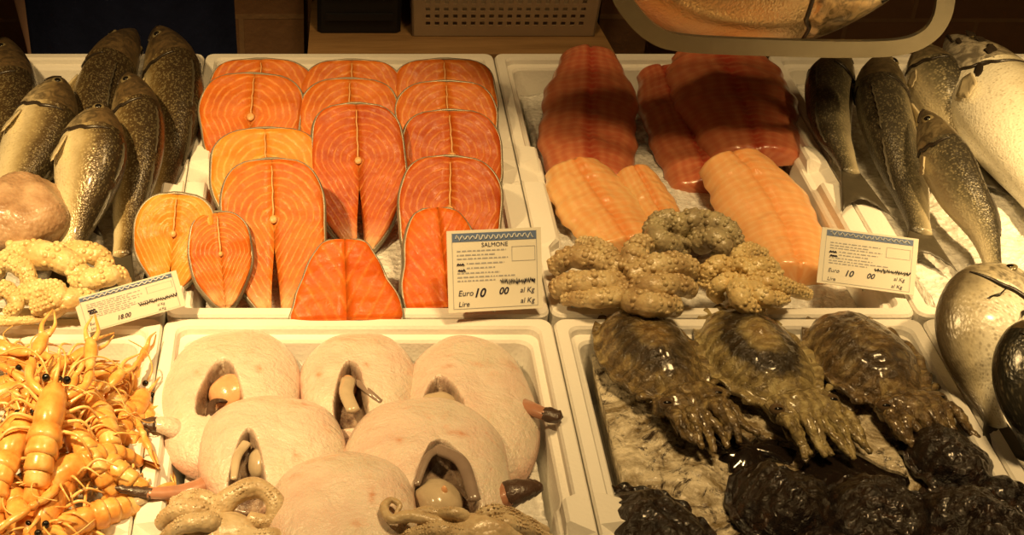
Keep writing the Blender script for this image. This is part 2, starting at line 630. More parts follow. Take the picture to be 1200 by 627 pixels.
# ------------------------------------------------------------------ setting
RIM, BED = 1.0, .90
fl = mk('floor', *box(-2.6, 3.2, -1.2, 3.2, -.06, 0), 'floor_tile', smooth=False); tag(fl, kind='structure')
wb = mk('wall_back', *box(-2.6, 3.2, 2.42, 2.6, 0, 3.0), 'brick', smooth=False, origin=(0, 2.42, 0)); tag(wb, kind='structure')
g = Geo()
g.add(*bbox_bevel(-.60, 1.06, .50, 1.753, .84, .90, .004))
g.add(*box(-.56, 1.02, .60, 1.72, .0, .84))
ct = g.mk('stall_counter', 'counter_white', smooth=False)
tag(ct, 'white stall counter carrying the foam fish trays', 'counter')

# ledge at the back of the counter
g = Geo()
x0, x1 = -.023, .388
V = [(x0, 1.756, .965), (x1 + .012, 1.756, .965), (x1 - .018, 2.12, .965), (x0 + .01, 2.12, .965)]
V += [(x, y, .995) for x, y, z in V]
g.add(V, [(0, 3, 2, 1), (4, 5, 6, 7), (0, 1, 5, 4), (1, 2, 6, 5), (2, 3, 7, 6), (3, 0, 4, 7)])
for xx in (x0 + .03, x1 - .06):
    g.add(*box(xx, xx + .03, 1.80, 1.83, 0, .966))
    g.add(*box(xx, xx + .03, 2.05, 2.08, 0, .966))
ld = g.mk('wooden_bench', 'wood', smooth=False)
tag(ld, 'brown wooden bench behind the trays carrying the plastic basket', 'bench')

# brick piers beside the bench
for nm, a, b in (('trim_1', -.15, -.030), ('trim_2', .403, .475)):
    o = mk(nm, *box(a, b, 1.90, 2.42, 0, 1.7), 'brick', smooth=False, origin=(0, 1.90, 0))
    tag(o, kind='structure')


# ------------------------------------------------------------------ foam trays
def tray(xl, xr, yf, yb, label):
    W, cx = (xr - xl) / 2, (xl + xr) / 2
    Hh, cy = (yb - yf) / 2, (yf + yb) / 2
    n_side, n_end, n_c = 60, 24, 5

    def outline(ins, rad, bulge):
        pts = []
        w, h = W - ins, Hh - ins
        rad = max(rad, .001)
        def corner(sx, sy, a0):
            for k in range(n_c + 1):
                a = a0 + k / n_c * math.pi / 2
                pts.append((sx * (w - rad) + rad * math.cos(a), sy * (h - rad) + rad * math.sin(a)))
        corner(1, -1, -math.pi / 2)
        for k in range(1, n_side):
            pts.append((w, -(h - rad) + 2 * (h - rad) * k / n_side))
        corner(1, 1, 0)
        for k in range(1, n_end):
            pts.append(((w - rad) - 2 * (w - rad) * k / n_end, h))
        corner(-1, 1, math.pi / 2)
        for k in range(1, n_side):
            pts.append((-w, (h - rad) - 2 * (h - rad) * k / n_side))
        corner(-1, -1, math.pi)
        for k in range(1, n_end):
            pts.append((-(w - rad) + 2 * (w - rad) * k / n_end, -h))
        out = []
        for x, y in pts:
            if bulge and abs(x) > w * .9:
                d = (Hh - y)                                 # from the back edge
                e = min(1, max(0, (d - .255) / .006)) * min(1, max(0, (.47 - d) / .006))
                x -= math.copysign(bulge * e, x)
            out.append((x, y))
        return out

    rings = [(outline(.0022, .012, 0), BED), (outline(.0004, .012, 0), RIM - .003), (outline(.0022, .011, 0), RIM),
             (outline(.013, .012, .010), RIM), (outline(.015, .012, .011), RIM - .003), (outline(.016, .012, .011), RIM - .009),
             (outline(.022, .014, .008), RIM - .011), (outline(.024, .014, .008), RIM - .014), (outline(.034, .02, .002), BED + .016)]
    V, F = [], []
    for k, (o, z) in enumerate(rings):
        for x, y in o:
            zz = z
            if k in (3, 4, 5, 6, 7) and abs(x) > W - .05:
                d = Hh - y
                if .297 < d < .338:
                    zz = min(z, RIM - .012)
                elif .258 < d < .467 and k in (3, 4):
                    zz = z + .004
            if k == 2 and abs(x) > W - .02 and .30 < Hh - y < .335:
                zz -= .004
            V.append((cx + x, cy + y, zz))
    n = len(rings[0][0])
    for k in range(len(rings) - 1):
        for j in range(n):
            a, b = k * n + j, k * n + (j + 1) % n
            F.append((a, b, b + n, a + n))
    F.append(tuple(range(n - 1, -1, -1)))
    F.append(tuple(range((len(rings) - 1) * n, len(rings) * n)))
    o = mk('foam_tray', V, F, 'foam', smooth=False)
    return tag(o, label, 'tray', 'white foam fish trays')


def ice(xl, xr, yf, yb, z, mat, label, amp=.006, slope=0, seed=0, hump=0):
    nx, ny = 90, 130
    V, F = [], []
    i0, i1, j0, j1 = xl + .036, xr - .036, yf + .036, yb - .036
    for j in range(ny + 1):
        for i in range(nx + 1):
            u, v = i / nx, j / ny
            x, y = i0 + (i1 - i0) * u, j0 + (j1 - j0) * v
            edge = min(1, 12 * min(u, 1 - u), 14 * min(v, 1 - v))
            h = z + slope * (v - .5) + hump * math.sin(math.pi * u) * edge
            h += amp * (fbm(x, y, seed, 26, 3) + .5 * abs(mnoise.noise(Vector((x * 140, y * 140, seed)))))
            V.append((x, y, h))
    for j in range(ny):
        for i in range(nx):
            a = j * (nx + 1) + i
            F.append((a, a + 1, a + nx + 2, a + nx + 1))
    # skirt down to the tray floor
    ring = [i for i in range(nx + 1)] + [j * (nx + 1) + nx for j in range(1, ny + 1)] + [ny * (nx + 1) + i for i in range(nx - 1, -1, -1)] + [j * (nx + 1) for j in range(ny - 1, 0, -1)]
    b = len(V)
    cx, cy = (i0 + i1) / 2, (j0 + j1) / 2
    for k in ring:
        v = V[k]
        V.append((cx + (v[0] - cx) * .93, cy + (v[1] - cy) * .955, BED + .017))
    n = len(ring)
    for k in range(n):
        F.append((ring[k], b + k, b + (k + 1) % n, ring[(k + 1) % n]))
    F.append(tuple(b + k for k in range(n - 1, -1, -1)))
    o = mk('crushed_ice', V, F, mat)
    return tag(o, label, 'ice', None, 'stuff')


XB = [-.552, -.1625, .2310, .6045, .996]
YB = [(1.149, 1.749), (.545, 1.145)]
TL = [['foam tray full of dark sea bass beside the salmon tray', 'foam tray of salmon steaks', 'foam tray of fish fillets and octopus behind the cuttlefish',
       'foam tray of grey sea bass and one pale silver fish'],
      ['foam tray heaped with orange langoustines', 'foam tray of white rays in front of the salmon', 'foam tray of inky cuttlefish', 'foam tray holding the silver bream beside the cuttlefish']]
IL = [['crushed ice under the dark sea bass', 'crushed ice under the salmon steaks', 'wet crushed ice under the fillets', 'bright crushed ice under the grey sea bass'],
      ['crushed ice under the langoustines', 'crushed ice under the white rays', 'ink-stained crushed ice under the cuttlefish', 'crushed ice under the silver bream']]
for r_ in range(2):
    for c_ in range(4):
        a, b = XB[c_] + .0004, XB[c_ + 1] - .0004
        yf, yb = YB[r_]
        tray(a, b, yf, yb, TL[r_][c_])
        ice(a, b, yf, yb, (.962, .955)[r_] + {(0, 3): .014, (1, 1): .018, (1, 2): .024}.get((r_, c_), 0), 'inky_ice' if (r_, c_) == (1, 2) else 'ice', IL[r_][c_],
            amp=.005, slope=-.012 if r_ == 0 else 0, seed=r_ * 4 + c_, hump=.004)


# ------------------------------------------------------------------ scaled fish
BASS_H = [(0, .07), (.03, .22), (.08, .42), (.15, .63), (.23, .82), (.36, 1.0), (.5, .95), (.65, .74), (.8, .48), (.92, .33), (1, .30)]
BASS_T = [(0, .07), (.03, .22), (.08, .40), (.15, .57), (.22, .66), (.35, .72), (.5, .68), (.65, .54), (.8, .36), (.92, .22), (1, .16)]
BREAM_H = [(0, .06), (.03, .26), (.08, .48), (.15, .70), (.25, .92), (.38, 1.0), (.52, .93), (.66, .70), (.8, .40), (.92, .22), (1, .20)]
BREAM_T = [(0, .05), (.03, .16), (.08, .26), (.15, .35), (.25, .42), (.38, .44), (.52, .40), (.66, .28), (.8, .16), (.92, .08), (1, .06)]


def fish(name, label, cat, group, pts, hmax, side, roll, skin, tail=.07, tailw=.035, prof=(BASS_H, BASS_T), finmat='fin', eye=True, fins=True, tailup=0, eye_r=.0072, marks=()):
    P0 = [U(x, y, z) for x, y, z in pts]
    n, seg = 64, 28
    P = even(spline(P0, 300), n)
    base = sum(P, Vector()) / n
    base.z = min(p.z for p in P) - hmax * .6
    root = empty(name, base, label, cat, group)
    T = [(P[min(i + 1, n - 1)] - P[max(i - 1, 0)]).normalized() for i in range(n)]
    L = sum((P[i + 1] - P[i]).length for i in range(n - 1))
    D, Lt = [], []
    for it, t in enumerate(T):
        q_ = min(1, max(0, (it / (n - 1) - .45) / .5))
        q_ = q_ * q_ * (3 - 2 * q_)
        rl_ = roll + (min(roll, R(8)) - roll) * q_
        up = (Vector((0, 0, 1)) - t * t.z).normalized()
        pr = up.cross(t).normalized() * side
        d = (pr * math.cos(rl_) + up * math.sin(rl_)).normalized()
        D.append(d)
        l = t.cross(d).normalized()
        if l.z < 0:
            l = -l
        Lt.append(l)
    V, A = [], {'dv': [], 's': [], 'uu': [], 'vv': []}

    def surf(i, a, grow=0.0):
        s = i / (n - 1)
        h, w = smooth1(prof[0], s) * hmax, smooth1(prof[1], s) * hmax
        op = .275 + .03 * math.cos(a * 1.0)
        lat = abs(math.sin(a))
        if s < op:
            w *= 1 + .10 * lat * min(1, (s / op) ** 2)
        elif s < op + .03:
            w *= 1 - .05 * lat * (1 - (s - op) / .03)
        ca, sa = math.cos(a), math.sin(a)
        e = .88
        cc, ss = math.copysign(abs(ca) ** e, ca), math.copysign(abs(sa) ** e, sa)
        return P[i] + D[i] * (cc * (h + grow)) + Lt[i] * (ss * (w + grow))

    for i in range(n):
        s = i / (n - 1)
        for j in range(seg):
            a = 2 * math.pi * j / seg
            V.append(surf(i, a))
            A['dv'].append(math.cos(a)); A['s'].append(s); A['uu'].append(s * L)
            A['vv'].append(abs((a if a <= math.pi else a - 2 * math.pi)) * hmax * .8)
    F = []
    flip = T[0].cross(D[0]).dot(Lt[0]) > 0
    for i in range(n - 1):
        for j in range(seg):
            a, b = i * seg + j, i * seg + (j + 1) % seg
            f = (a, a + seg, b + seg, b)
            F.append(f if not flip else tuple(reversed(f)))
    for i, p in ((0, P[0] - T[0] * hmax * .06), (n - 1, P[-1] + T[-1] * .004)):
        V.append(p)
        for k in A:
            A[k].append({'dv': 0, 's': i / (n - 1), 'uu': L * i / (n - 1), 'vv': 0}[k])
        c = len(V) - 1
        for j in range(seg):
            a, b = i * seg + j, i * seg + (j + 1) % seg
            F.append((a, b, c) if (i == 0) != flip else (b, a, c))
    mk('body', V, F, skin, root, attrs=A)
    # mouth line: a dark lip around the front of the jaw
    g = Geo()
    lip = []
    for k in range(13):
        s = k / 12
        i = int((.012 + .085 * abs(s * 2 - 1)) * (n - 1) * 1.0)
        a = math.pi * (.5 + .10) if s < .5 else math.pi * (1.5 - .10)
        lip.append(surf(max(i, 0), a, .0004))
    lip = [p for k, p in enumerate(lip) if k not in (5, 6, 7)]
    lip.insert(5, P[0] - T[0] * hmax * .05 - D[0] * hmax * .02)
    g.add(*tube(spline(lip, 22), lambda u: .0016 + .0008 * math.sin(math.pi * u), 6))
    g.mk('mouth', 'black_mark', root)
    # gill cover edge
    g = Geo()
    for sg in (1, -1):
        ed = []
        for k in range(15):
            a = (.20 + .66 * k / 14) * math.pi
            s = .278 + .03 * math.cos(a) + .012 * math.sin(a)
            ed.append(surf(int(round(s * (n - 1))), a if sg > 0 else 2 * math.pi - a, .0006))
        g.add(*tube(spline(ed, 26), lambda u: .0022 * math.sin(math.pi * min(1, max(.05, u))) + .0006, 6))
    g.mk('gill_edge', 'black_mark', root)
    if eye:
        for sg in (1, -1):
            a = math.pi * .36 if sg > 0 else math.pi * 1.64
            i = int(.13 * (n - 1))
            c = surf(i, a, -.0012)
            nrm = (c - P[i]).normalized()
            q = nrm.to_track_quat('Z', 'Y').to_matrix()
            e = mk('eye', *ball(c, eye_r, eye_r, eye_r * .42, 14, 8, q), 'eye_rim', root)
            mk('pupil', *ball(c + nrm * eye_r * .2, eye_r * .6, eye_r * .6, eye_r * .34, 12, 8, q), 'pupil', e)
    for ms, ma, ml, mw in marks:
        i = int(ms * (n - 1))
        c = surf(i, ma * math.pi, -.0005)
        nrm = (c - P[i]).normalized()
        q = nrm.to_track_quat('Z', 'Y').to_matrix()
        tl_ = q.inverted() @ T[i]
        q = q @ Matrix.Rotation(math.atan2(tl_.y, tl_.x) + .5 * math.sin(ms * 90), 3, 'Z')
        Vm, Fm = ball(c, ml, mw, .0016, 16, 6, q)
        Vm = [v + T[i] * (.004 * mnoise.noise(v * 150)) + D[i] * (.004 * mnoise.noise(v * 170 + Vector((5, 0, 0)))) for v in Vm]
        mk('dark_blotch', Vm, Fm, 'black_mark', root)
    # fins: thin closed fans
    def fan(rootpts, tips, name, mat, parent, th=.0012, sub=6):
        """sheet between two polylines, rippled like fin rays, th thick"""
        m_ = len(rootpts)
        Vf, Ff = [], []
        nn = []
        for i in range(m_):
            ii = min(i, m_ - 2)
            e1 = rootpts[ii + 1] - rootpts[ii]
            e2 = tips[i] - rootpts[i]
            q = e1.cross(e2)
            nn.append(q.normalized() if q.length > 1e-9 else Vector((0, 0, 1)))
        for sgn in (1, -1):
            for i in range(m_):
                for k in range(sub + 1):
                    u = k / sub
                    rip = (.0009 if i % 2 else -.0004) * u
                    Vf.append(rootpts[i].lerp(tips[i], u) + nn[i] * (sgn * th * (1 - .6 * u) + rip))
        o_ = m_ * (sub + 1)
        for i in range(m_ - 1):
            for k in range(sub):
                a = i * (sub + 1) + k
                b = a + sub + 1
                Ff.append((a, b, b + 1, a + 1))
                Ff.append((o_ + a, o_ + a + 1, o_ + b + 1, o_ + b))
        edge = [k for k in range(sub + 1)] + [i * (sub + 1) + sub for i in range(1, m_)] + [(m_ - 1) * (sub + 1) + k for k in range(sub - 1, -1, -1)] + [i * (sub + 1) for i in range(m_ - 2, 0, -1)]
        for k in range(len(edge)):
            a, b = edge[k], edge[(k + 1) % len(edge)]
            Ff.append((a, b, o_ + b, o_ + a))
        mk(name, Vf, Ff, mat, parent)
    if tail:
        rp, tp = [], []
        hp = prof[0][-1][1] * hmax * .95
        td = (T[-1] + Vector((0, 0, tailup))).normalized()
        for k in range(13):
            u = k / 12 * 2 - 1
            rp.append(P[-1] - T[-1] * .006 + D[-1] * (u * hp))
            ln = tail * (.62 + .38 * abs(u) ** 1.5)
            tp.append(P[-1] + td * ln + D[-1] * (u * tailw))
        fan(rp, tp, 'tail_fin', finmat, root)
    if fins:
        for s0, s1, hh in ((.34, .56, .12), (.60, .80, .12)):
            rp, tp = [], []
            for k in range(13):
                u = k / 12
                i = int((s0 + (s1 - s0) * u) * (n - 1))
                q = surf(i, 0)
                rp.append(q - D[i] * .003)
                tp.append(q + (D[i] * .55 + T[i] * .75) * (hmax * hh * (math.sin(math.pi * (.12 + .8 * u)) + .15)))
            fan(rp, tp, 'dorsal_fin', finmat, root, sub=4)
        i = int(.33 * (n - 1))
        a = math.pi * .62
        # the flank that faces up
        if (surf(i, a) - P[i]).dot(Vector((0, 0, 1))) < (surf(i, 2 * math.pi - a) - P[i]).dot(Vector((0, 0, 1))):
            a = 2 * math.pi - a
        q = surf(i, a, .0005)
        nr = (q - P[i]).normalized()
        tdir = (T[i] - D[i] * .25).normalized()
        ed = nr.cross(tdir).normalized()
        rp, tp = [], []
        for k in range(9):
            u = k / 8 * 2 - 1
            rp.append(q + ed * (u * hmax * .10))
            tp.append(q + nr * .004 + tdir * (hmax * (.85 - .3 * abs(u))) + ed * (u * hmax * .26))
        fan(rp, tp, 'pectoral_fin', 'fin_pale' if finmat == 'fin' else finmat, root, sub=4)
        a = math.pi
        i = int(.36 * (n - 1))
        q = surf(i, a)
        rp, tp = [], []
        for k in range(7):
            u = k / 6
            ii = min(n - 1, i + int(u * 3))
            qq = surf(ii, a)
            rp.append(qq + D[ii] * .002)
            tp.append(qq - D[ii] * (hmax * .12) + T[ii] * (hmax * (.55 - .25 * u)))
        fan(rp, tp, 'pelvic_fin', 'fin_pale', root, sub=4)
    return root


BG = 'dark sea bass in the tray beside the salmon'
fish('sea_bass', 'dark sea bass cut by the photo edge, behind the octopus head', 'fish', BG, [(6, 46, 1.035), (8, 90, 1.025), (4, 150, 1.01), (-16, 230, 1.0), (-40, 300, .99)], .047, 1, R(38), 'bass_skin')
fish('sea_bass', 'dark sea bass in the back row with its snout over the rim, leaning left', 'fish', BG, [(158, 36, 1.045), (132, 76, 1.035), (112, 125, 1.015), (98, 190, .995), (90, 240, .99)], .046, 1, R(58), 'bass_skin')
fish('sea_bass', 'largest dark sea bass, snout over the rim, nearest the salmon steaks', 'fish', BG, [(187, 32, 1.05), (199, 75, 1.035), (204, 130, 1.015), (196, 190, .995), (186, 240, .99)], .045, 1, R(55), 'bass_skin')
fish('sea_bass', 'silver-bellied sea bass showing a pale fin, above the octopus head', 'fish', BG, [(72, 93, 1.06), (58, 130, 1.05), (40, 175, 1.03), (10, 235, 1.01), (-14, 280, 1.0)], .043, 1, R(14), 'bass_skin_pale')
fish('sea_bass', 'slim dark sea bass lying lengthwise between two others, tail reaching the price card', 'fish', BG, [(150, 86, 1.065), (158, 125, 1.055), (162, 185, 1.035), (150, 250, 1.01), (143, 300, .995)], .036, 1, R(48), 'bass_skin', tail=.05, tailw=.02)
fish('sea_bass', 'foremost sea bass with gold flank, tail under the octopus arms', 'fish', BG, [(122, 128, 1.085), (110, 165, 1.075), (102, 215, 1.05), (88, 270, 1.02), (80, 305, 1.005)], .042, 1, R(24), 'bass_skin_pale', tail=.05, tailw=.02)

GG = 'grey sea bass on bright ice'
fish('sea_bass', 'shortest grey sea bass, tail fanned beside the fillets', 'fish', GG, [(988, 64, 1.035), (972, 105, 1.03), (974, 150, 1.02), (988, 182, 1.014), (997, 203, 1.012)], .036, -1, R(56), 'bass_skin_grey', tail=.085, tailw=.030)
fish('sea_bass', 'grey sea bass with gold specks and forked tail pointing at the price card', 'fish', GG, [(1035, 64, 1.045), (1033, 110, 1.035), (1045, 165, 1.02), (1066, 225, 1.004), (1079, 274, 1.0)], .042, -1, R(58), 'bass_skin_grey', tail=.058, tailw=.030)
fish('sea_bass', 'grey sea bass lying under another, tail against the pale fish', 'fish', GG, [(1080, 54, 1.045), (1096, 95, 1.035), (1116, 135, 1.015), (1134, 170, 1.0), (1145, 195, .995)], .036, 1, R(40), 'bass_skin_grey', tail=.065, tailw=.026)
fish('sea_bass', 'bent grey sea bass lying on top of another, tail behind the bream', 'fish', GG, [(1084, 130, 1.065), (1100, 170, 1.055), (1124, 220, 1.04), (1152, 270, 1.025), (1166, 322, 1.012)], .029, 1, R(62), 'bass_skin_grey', tail=.05, tailw=.022)
fish('silver_fish', 'large pale silver fish with black gill marks, beside the grey bass', 'fish', None, [(1112, 44, 1.05), (1150, 92, 1.04), (1185, 150, 1.03), (1220, 215, 1.015), (1250, 290, 1.0)], .058, 1, R(24), 'silver_skin', finmat='fin_pale', marks=((.10, .30, .016, .007), (.16, .36, .014, .005), (.25, .40, .018, .007), (.29, .47, .010, .014), (.33, .55, .016, .006), (.13, .55, .010, .004)))
fish('sea_bream', 'silver bream with speckled back, front of the grey bass', 'fish', None, [(1200, 322, 1.06), (1176, 356, 1.055), (1152, 402, 1.04), (1152, 455, 1.012), (1168, 500, 1.0)], .053, -1, R(20), 'bream_skin', prof=(BREAM_H, BREAM_T), finmat='fin', tail=.05, fins=False, marks=((.055, .62, .012, .004), (.32, .60, .022, .0016), (.40, .42, .020, .0012)))
fish('sea_bream', 'dark round bream cut by the photo edge, overlapping the silver bream', 'fish', None, [(1252, 382, 1.08), (1236, 425, 1.07), (1226, 470, 1.05), (1225, 530, 1.01), (1226, 565, 1.0)], .052, -1, R(20), 'dark_bream_skin', prof=(BREAM_H, BREAM_T), tail=.05, fins=False)

# ------------------------------------------------------------------ salmon
STK_W = [(0, .05), (.012, .20), (.035, .31), (.09, .415), (.18, .48), (.32, .505), (.52, .485), (.68, .43), (.82, .335), (.92, .23), (1, .12)]
STK_S = [(0, 0), (.58, 0), (.66, .012), (.8, .035), (1, .05)]
ROUND_W = [(0, .05), (.015, .20), (.06, .34), (.16, .45), (.38, .5), (.55, .48), (.72, .40), (.86, .27), (.95, .16), (1, .06)]
PIECE_W = [(0, .14), (.04, .20), (.15, .26), (.4, .36), (.7, .46), (.9, .50), (1, .485)]


def steak(label, apex, wpx, L, tilt, yaw, zb, mat, prof=STK_W, slit=STK_S, th=.018, name='salmon_steak', bone=.41, roll=0, group='salmon steaks in the tray', seed=0, belly=1.0, skin=True, skew=0):
    zt = zb + L * math.sin(tilt) + th * math.cos(tilt)
    A = U(*apex, zt)
    W = M(wpx * 1.05, A)
    v = Vector((math.sin(yaw) * math.cos(tilt), -math.cos(yaw) * math.cos(tilt), -math.sin(tilt)))
    u = Vector((math.cos(yaw), math.sin(yaw), 0))
    u = (u + Vector((0, 0, math.sin(roll)))).normalized()
    nrm = u.cross(-v).normalized()
    if nrm.z < 0:
        nrm = -nrm
    u = (-v).cross(nrm).normalized()
    root = empty(name, A + v * L - nrm * th, label, 'fish steak' if name == 'salmon_steak' else 'fish piece', group)
    rr = random.Random(seed * 13 + 5)
    ph = [rr.uniform(0, 6.28) for _ in range(4)]
    nr, nc = 44, 9
    G = Geo()

    def halfw(t, sgn):
        w = smooth1(prof, t)
        return w * (1 + .025 * math.sin(t * 7 + ph[0] + sgn) + .015 * math.sin(t * 17 + ph[1] * sgn)) * W

    def pt(x, t, z):
        xs = x + skew * W * t * t
        y = t * L
        return A + u * xs + v * y + nrm * z

    def fatf(x, t):
        ax = abs(x / W)
        dy = (t - bone) * L / W
        return math.sqrt(ax * ax + dy * dy * .75) if dy < 0 else ax + dy * .55

    outer = {1: [], -1: []}
    for sgn in (1, -1):
        V, F, fa, be = [], [], [], []
        for layer in (0, 1):
            for i in range(nr + 1):
                t = i / nr
                w = halfw(t, sgn)
                s0 = min(lerp1(slit, t) * W, w * .8)
                for k in range(nc + 1):
                    q = k / nc
                    x = s0 + (w - s0) * math.sin(q * math.pi / 2) ** .9
                    if layer == 0:
                        edge = (1 - q ** 6)
                        tt = min(1, min(t, 1 - t) / .04)
                        z = -.004 * (1 - edge) - .004 * (1 - tt) + .0022 * fbm(x * 30 * sgn, t * 5, seed, 1, 2)
                        inner = math.exp(-(x / (.05 * W)) ** 2) * .0018 if bone else -.004 * (1 - (x / w) ** 2)
                        z -= inner
                    else:
                        z = -th
                    V.append(pt(sgn * x, t, z))
                    fa.append(fatf(x, t)); be.append(max(0, min(1, (t - .80) / .2)) * belly)
        o_ = (nr + 1) * (nc + 1)
        for i in range(nr):
            for k in range(nc):
                a = i * (nc + 1) + k
                b = a + nc + 1
                F.append((a, b, b + 1, a + 1))
                F.append((o_ + a, o_ + a + 1, o_ + b + 1, o_ + b))
        ed = list(range(nc + 1)) + [i * (nc + 1) + nc for i in range(1, nr + 1)] + [nr * (nc + 1) + k for k in range(nc - 1, -1, -1)] + [i * (nc + 1) for i in range(nr - 1, 0, -1)]
        for k in range(len(ed)):
            a, b = ed[k], ed[(k + 1) % len(ed)]
            F.append((a, o_ + a, o_ + b, b))
        if sgn < 0:
            F = [tuple(reversed(f)) for f in F]
        F = [tuple(reversed(f)) for f in F]
        G.add(V, F, {'fat': fa, 'belly': be})
    G.mk('flesh', mat, root)
    if skin:
        # a band of silver skin around the outer edge
        path = []
        for i in range(nr, -1, -1):
            t = i / nr
            path.append((-halfw(t, -1), t))
        for i in range(nr + 1):
            t = i / nr
            path.append((halfw(t, 1), t))
        V, F = [], []
        m_ = len(path)
        for k, (x, t) in enumerate(path):
            a, b = pt(*path[max(k - 1, 0)], 0), pt(*path[min(k + 1, m_ - 1)], 0)
            tg = (b - a).normalized()
            out = tg.cross(nrm)
            c_ = pt(x, t, 0)
            if out.dot(c_ - pt(0, .45, 0)) < 0:
                out = -out
            for off, z in ((-.001, -.0035), (.0016, -.004), (.003, -th * .5), (.0022, -th - .001), (-.001, -th - .0005)):
                V.append(c_ + out * off + nrm * z)
        for k in range(m_ - 1):
            for j in range(5):
                a, b = k * 5 + j, k * 5 + (j + 1) % 5
                F.append((a, b, b + 5, a + 5))
        F.append((4, 3, 2, 1, 0)); F.append(tuple((m_ - 1) * 5 + j for j in range(5)))
        mk('skin', V, F, 'fish_skin_edge', root)
    if bone:
        g = Geo()
        q = nrm.to_track_quat('Z', 'Y').to_matrix()
        c_ = pt(0, bone, .0006)
        g.add(*ball(c_, W * .040, W * .045, .0016, 10, 6, q))
        g.add(*tube([pt(W * .004 * math.sin(k * 2.2 + ph[2]), .06 + (bone - .08) * k / 8, .0004) for k in range(9)], lambda u: .0007 + .0004 * u, 6, .6))
        g.mk('backbone', 'bone', root)
    return root


ZI = .965
TT = R(36)
S = [  # label, apex, width, L, tilt, yaw, zb, mat
    ('hindmost salmon steak of the column beside the sea bass, almost wholly covered', (306, 67), 116, .135, TT, 0, ZI, 'salmon_orange'),
    ('salmon steak with dark belly fold, second in the column beside the sea bass', (298, 84), 112, .150, TT, R(-4), ZI, 'salmon_orange'),
    ('salmon steak third in the column beside the sea bass, only its top showing', (310, 148), 118, .150, TT, R(3), ZI, 'salmon_light'),
    ('front salmon steak of the column beside the sea bass, pale belly flaps open', (318, 184), 112, .178, TT, R(3), ZI, 'salmon_orange'),
    ('hindmost salmon steak of the middle column', (412, 68), 108, .135, TT, 0, ZI, 'salmon_orange'),
    ('salmon steak of the middle column between hindmost and foremost', (410, 90), 106, .145, TT, R(-2), ZI, 'salmon_orange'),
    ('foremost salmon steak of the middle column, dark red with pale chevrons', (417, 119), 102, .182, TT, R(2), ZI, 'salmon_red'),
    ('hindmost salmon steak of the column along the fillet tray', (520, 67), 112, .135, TT, R(2), ZI, 'salmon_orange'),
    ('salmon steak second from the back along the fillet tray', (523, 93), 110, .145, TT, 0, ZI, 'salmon_orange'),
    ('salmon steak third from the back along the fillet tray', (526, 127), 108, .150, TT, R(3), ZI, 'salmon_red'),
    ('front salmon steak along the fillet tray, dark orange, behind the price card', (528, 181), 110, .160, TT, R(-3), ZI, 'salmon_red'),
]
for k, s in enumerate(S):
    steak(*s, seed=k, belly=1.0 if k in (3, 6) else .4)
steak('small round pale-orange salmon steak lying over the tray rim', (207, 226), 88, .105, R(48), R(-6), .985, 'salmon_light', prof=ROUND_W, slit=[(0, 0), (.7, 0), (1, .03)], seed=21, th=.016, bone=.42, belly=.3)
steak('small narrow orange salmon steak beside the round pale one', (254, 247), 68, .105, R(42), R(8), .975, 'salmon_orange', prof=ROUND_W, slit=[(0, 0), (1, .0)], seed=22, th=.02, bone=.45, belly=1.6)
steak('boneless orange salmon chunk at the front of its tray', (403, 280), 122, .088, R(36), R(2), .976, 'salmon_meat', prof=PIECE_W, slit=[(0, 0), (1, 0)], seed=23, th=.03, bone=0, name='salmon_piece', group='salmon chunks', belly=.0)
steak('tall red-orange salmon chunk partly behind the price card', (512, 243), 92, .112, R(34), R(5), .978, 'salmon_meat', prof=[(0, .16), (.06, .28), (.25, .40), (.6, .47), (.9, .5), (1, .48)], slit=[(0, 0), (1, 0)], seed=24, th=.026, bone=0, name='salmon_piece', group='salmon chunks', belly=.0)


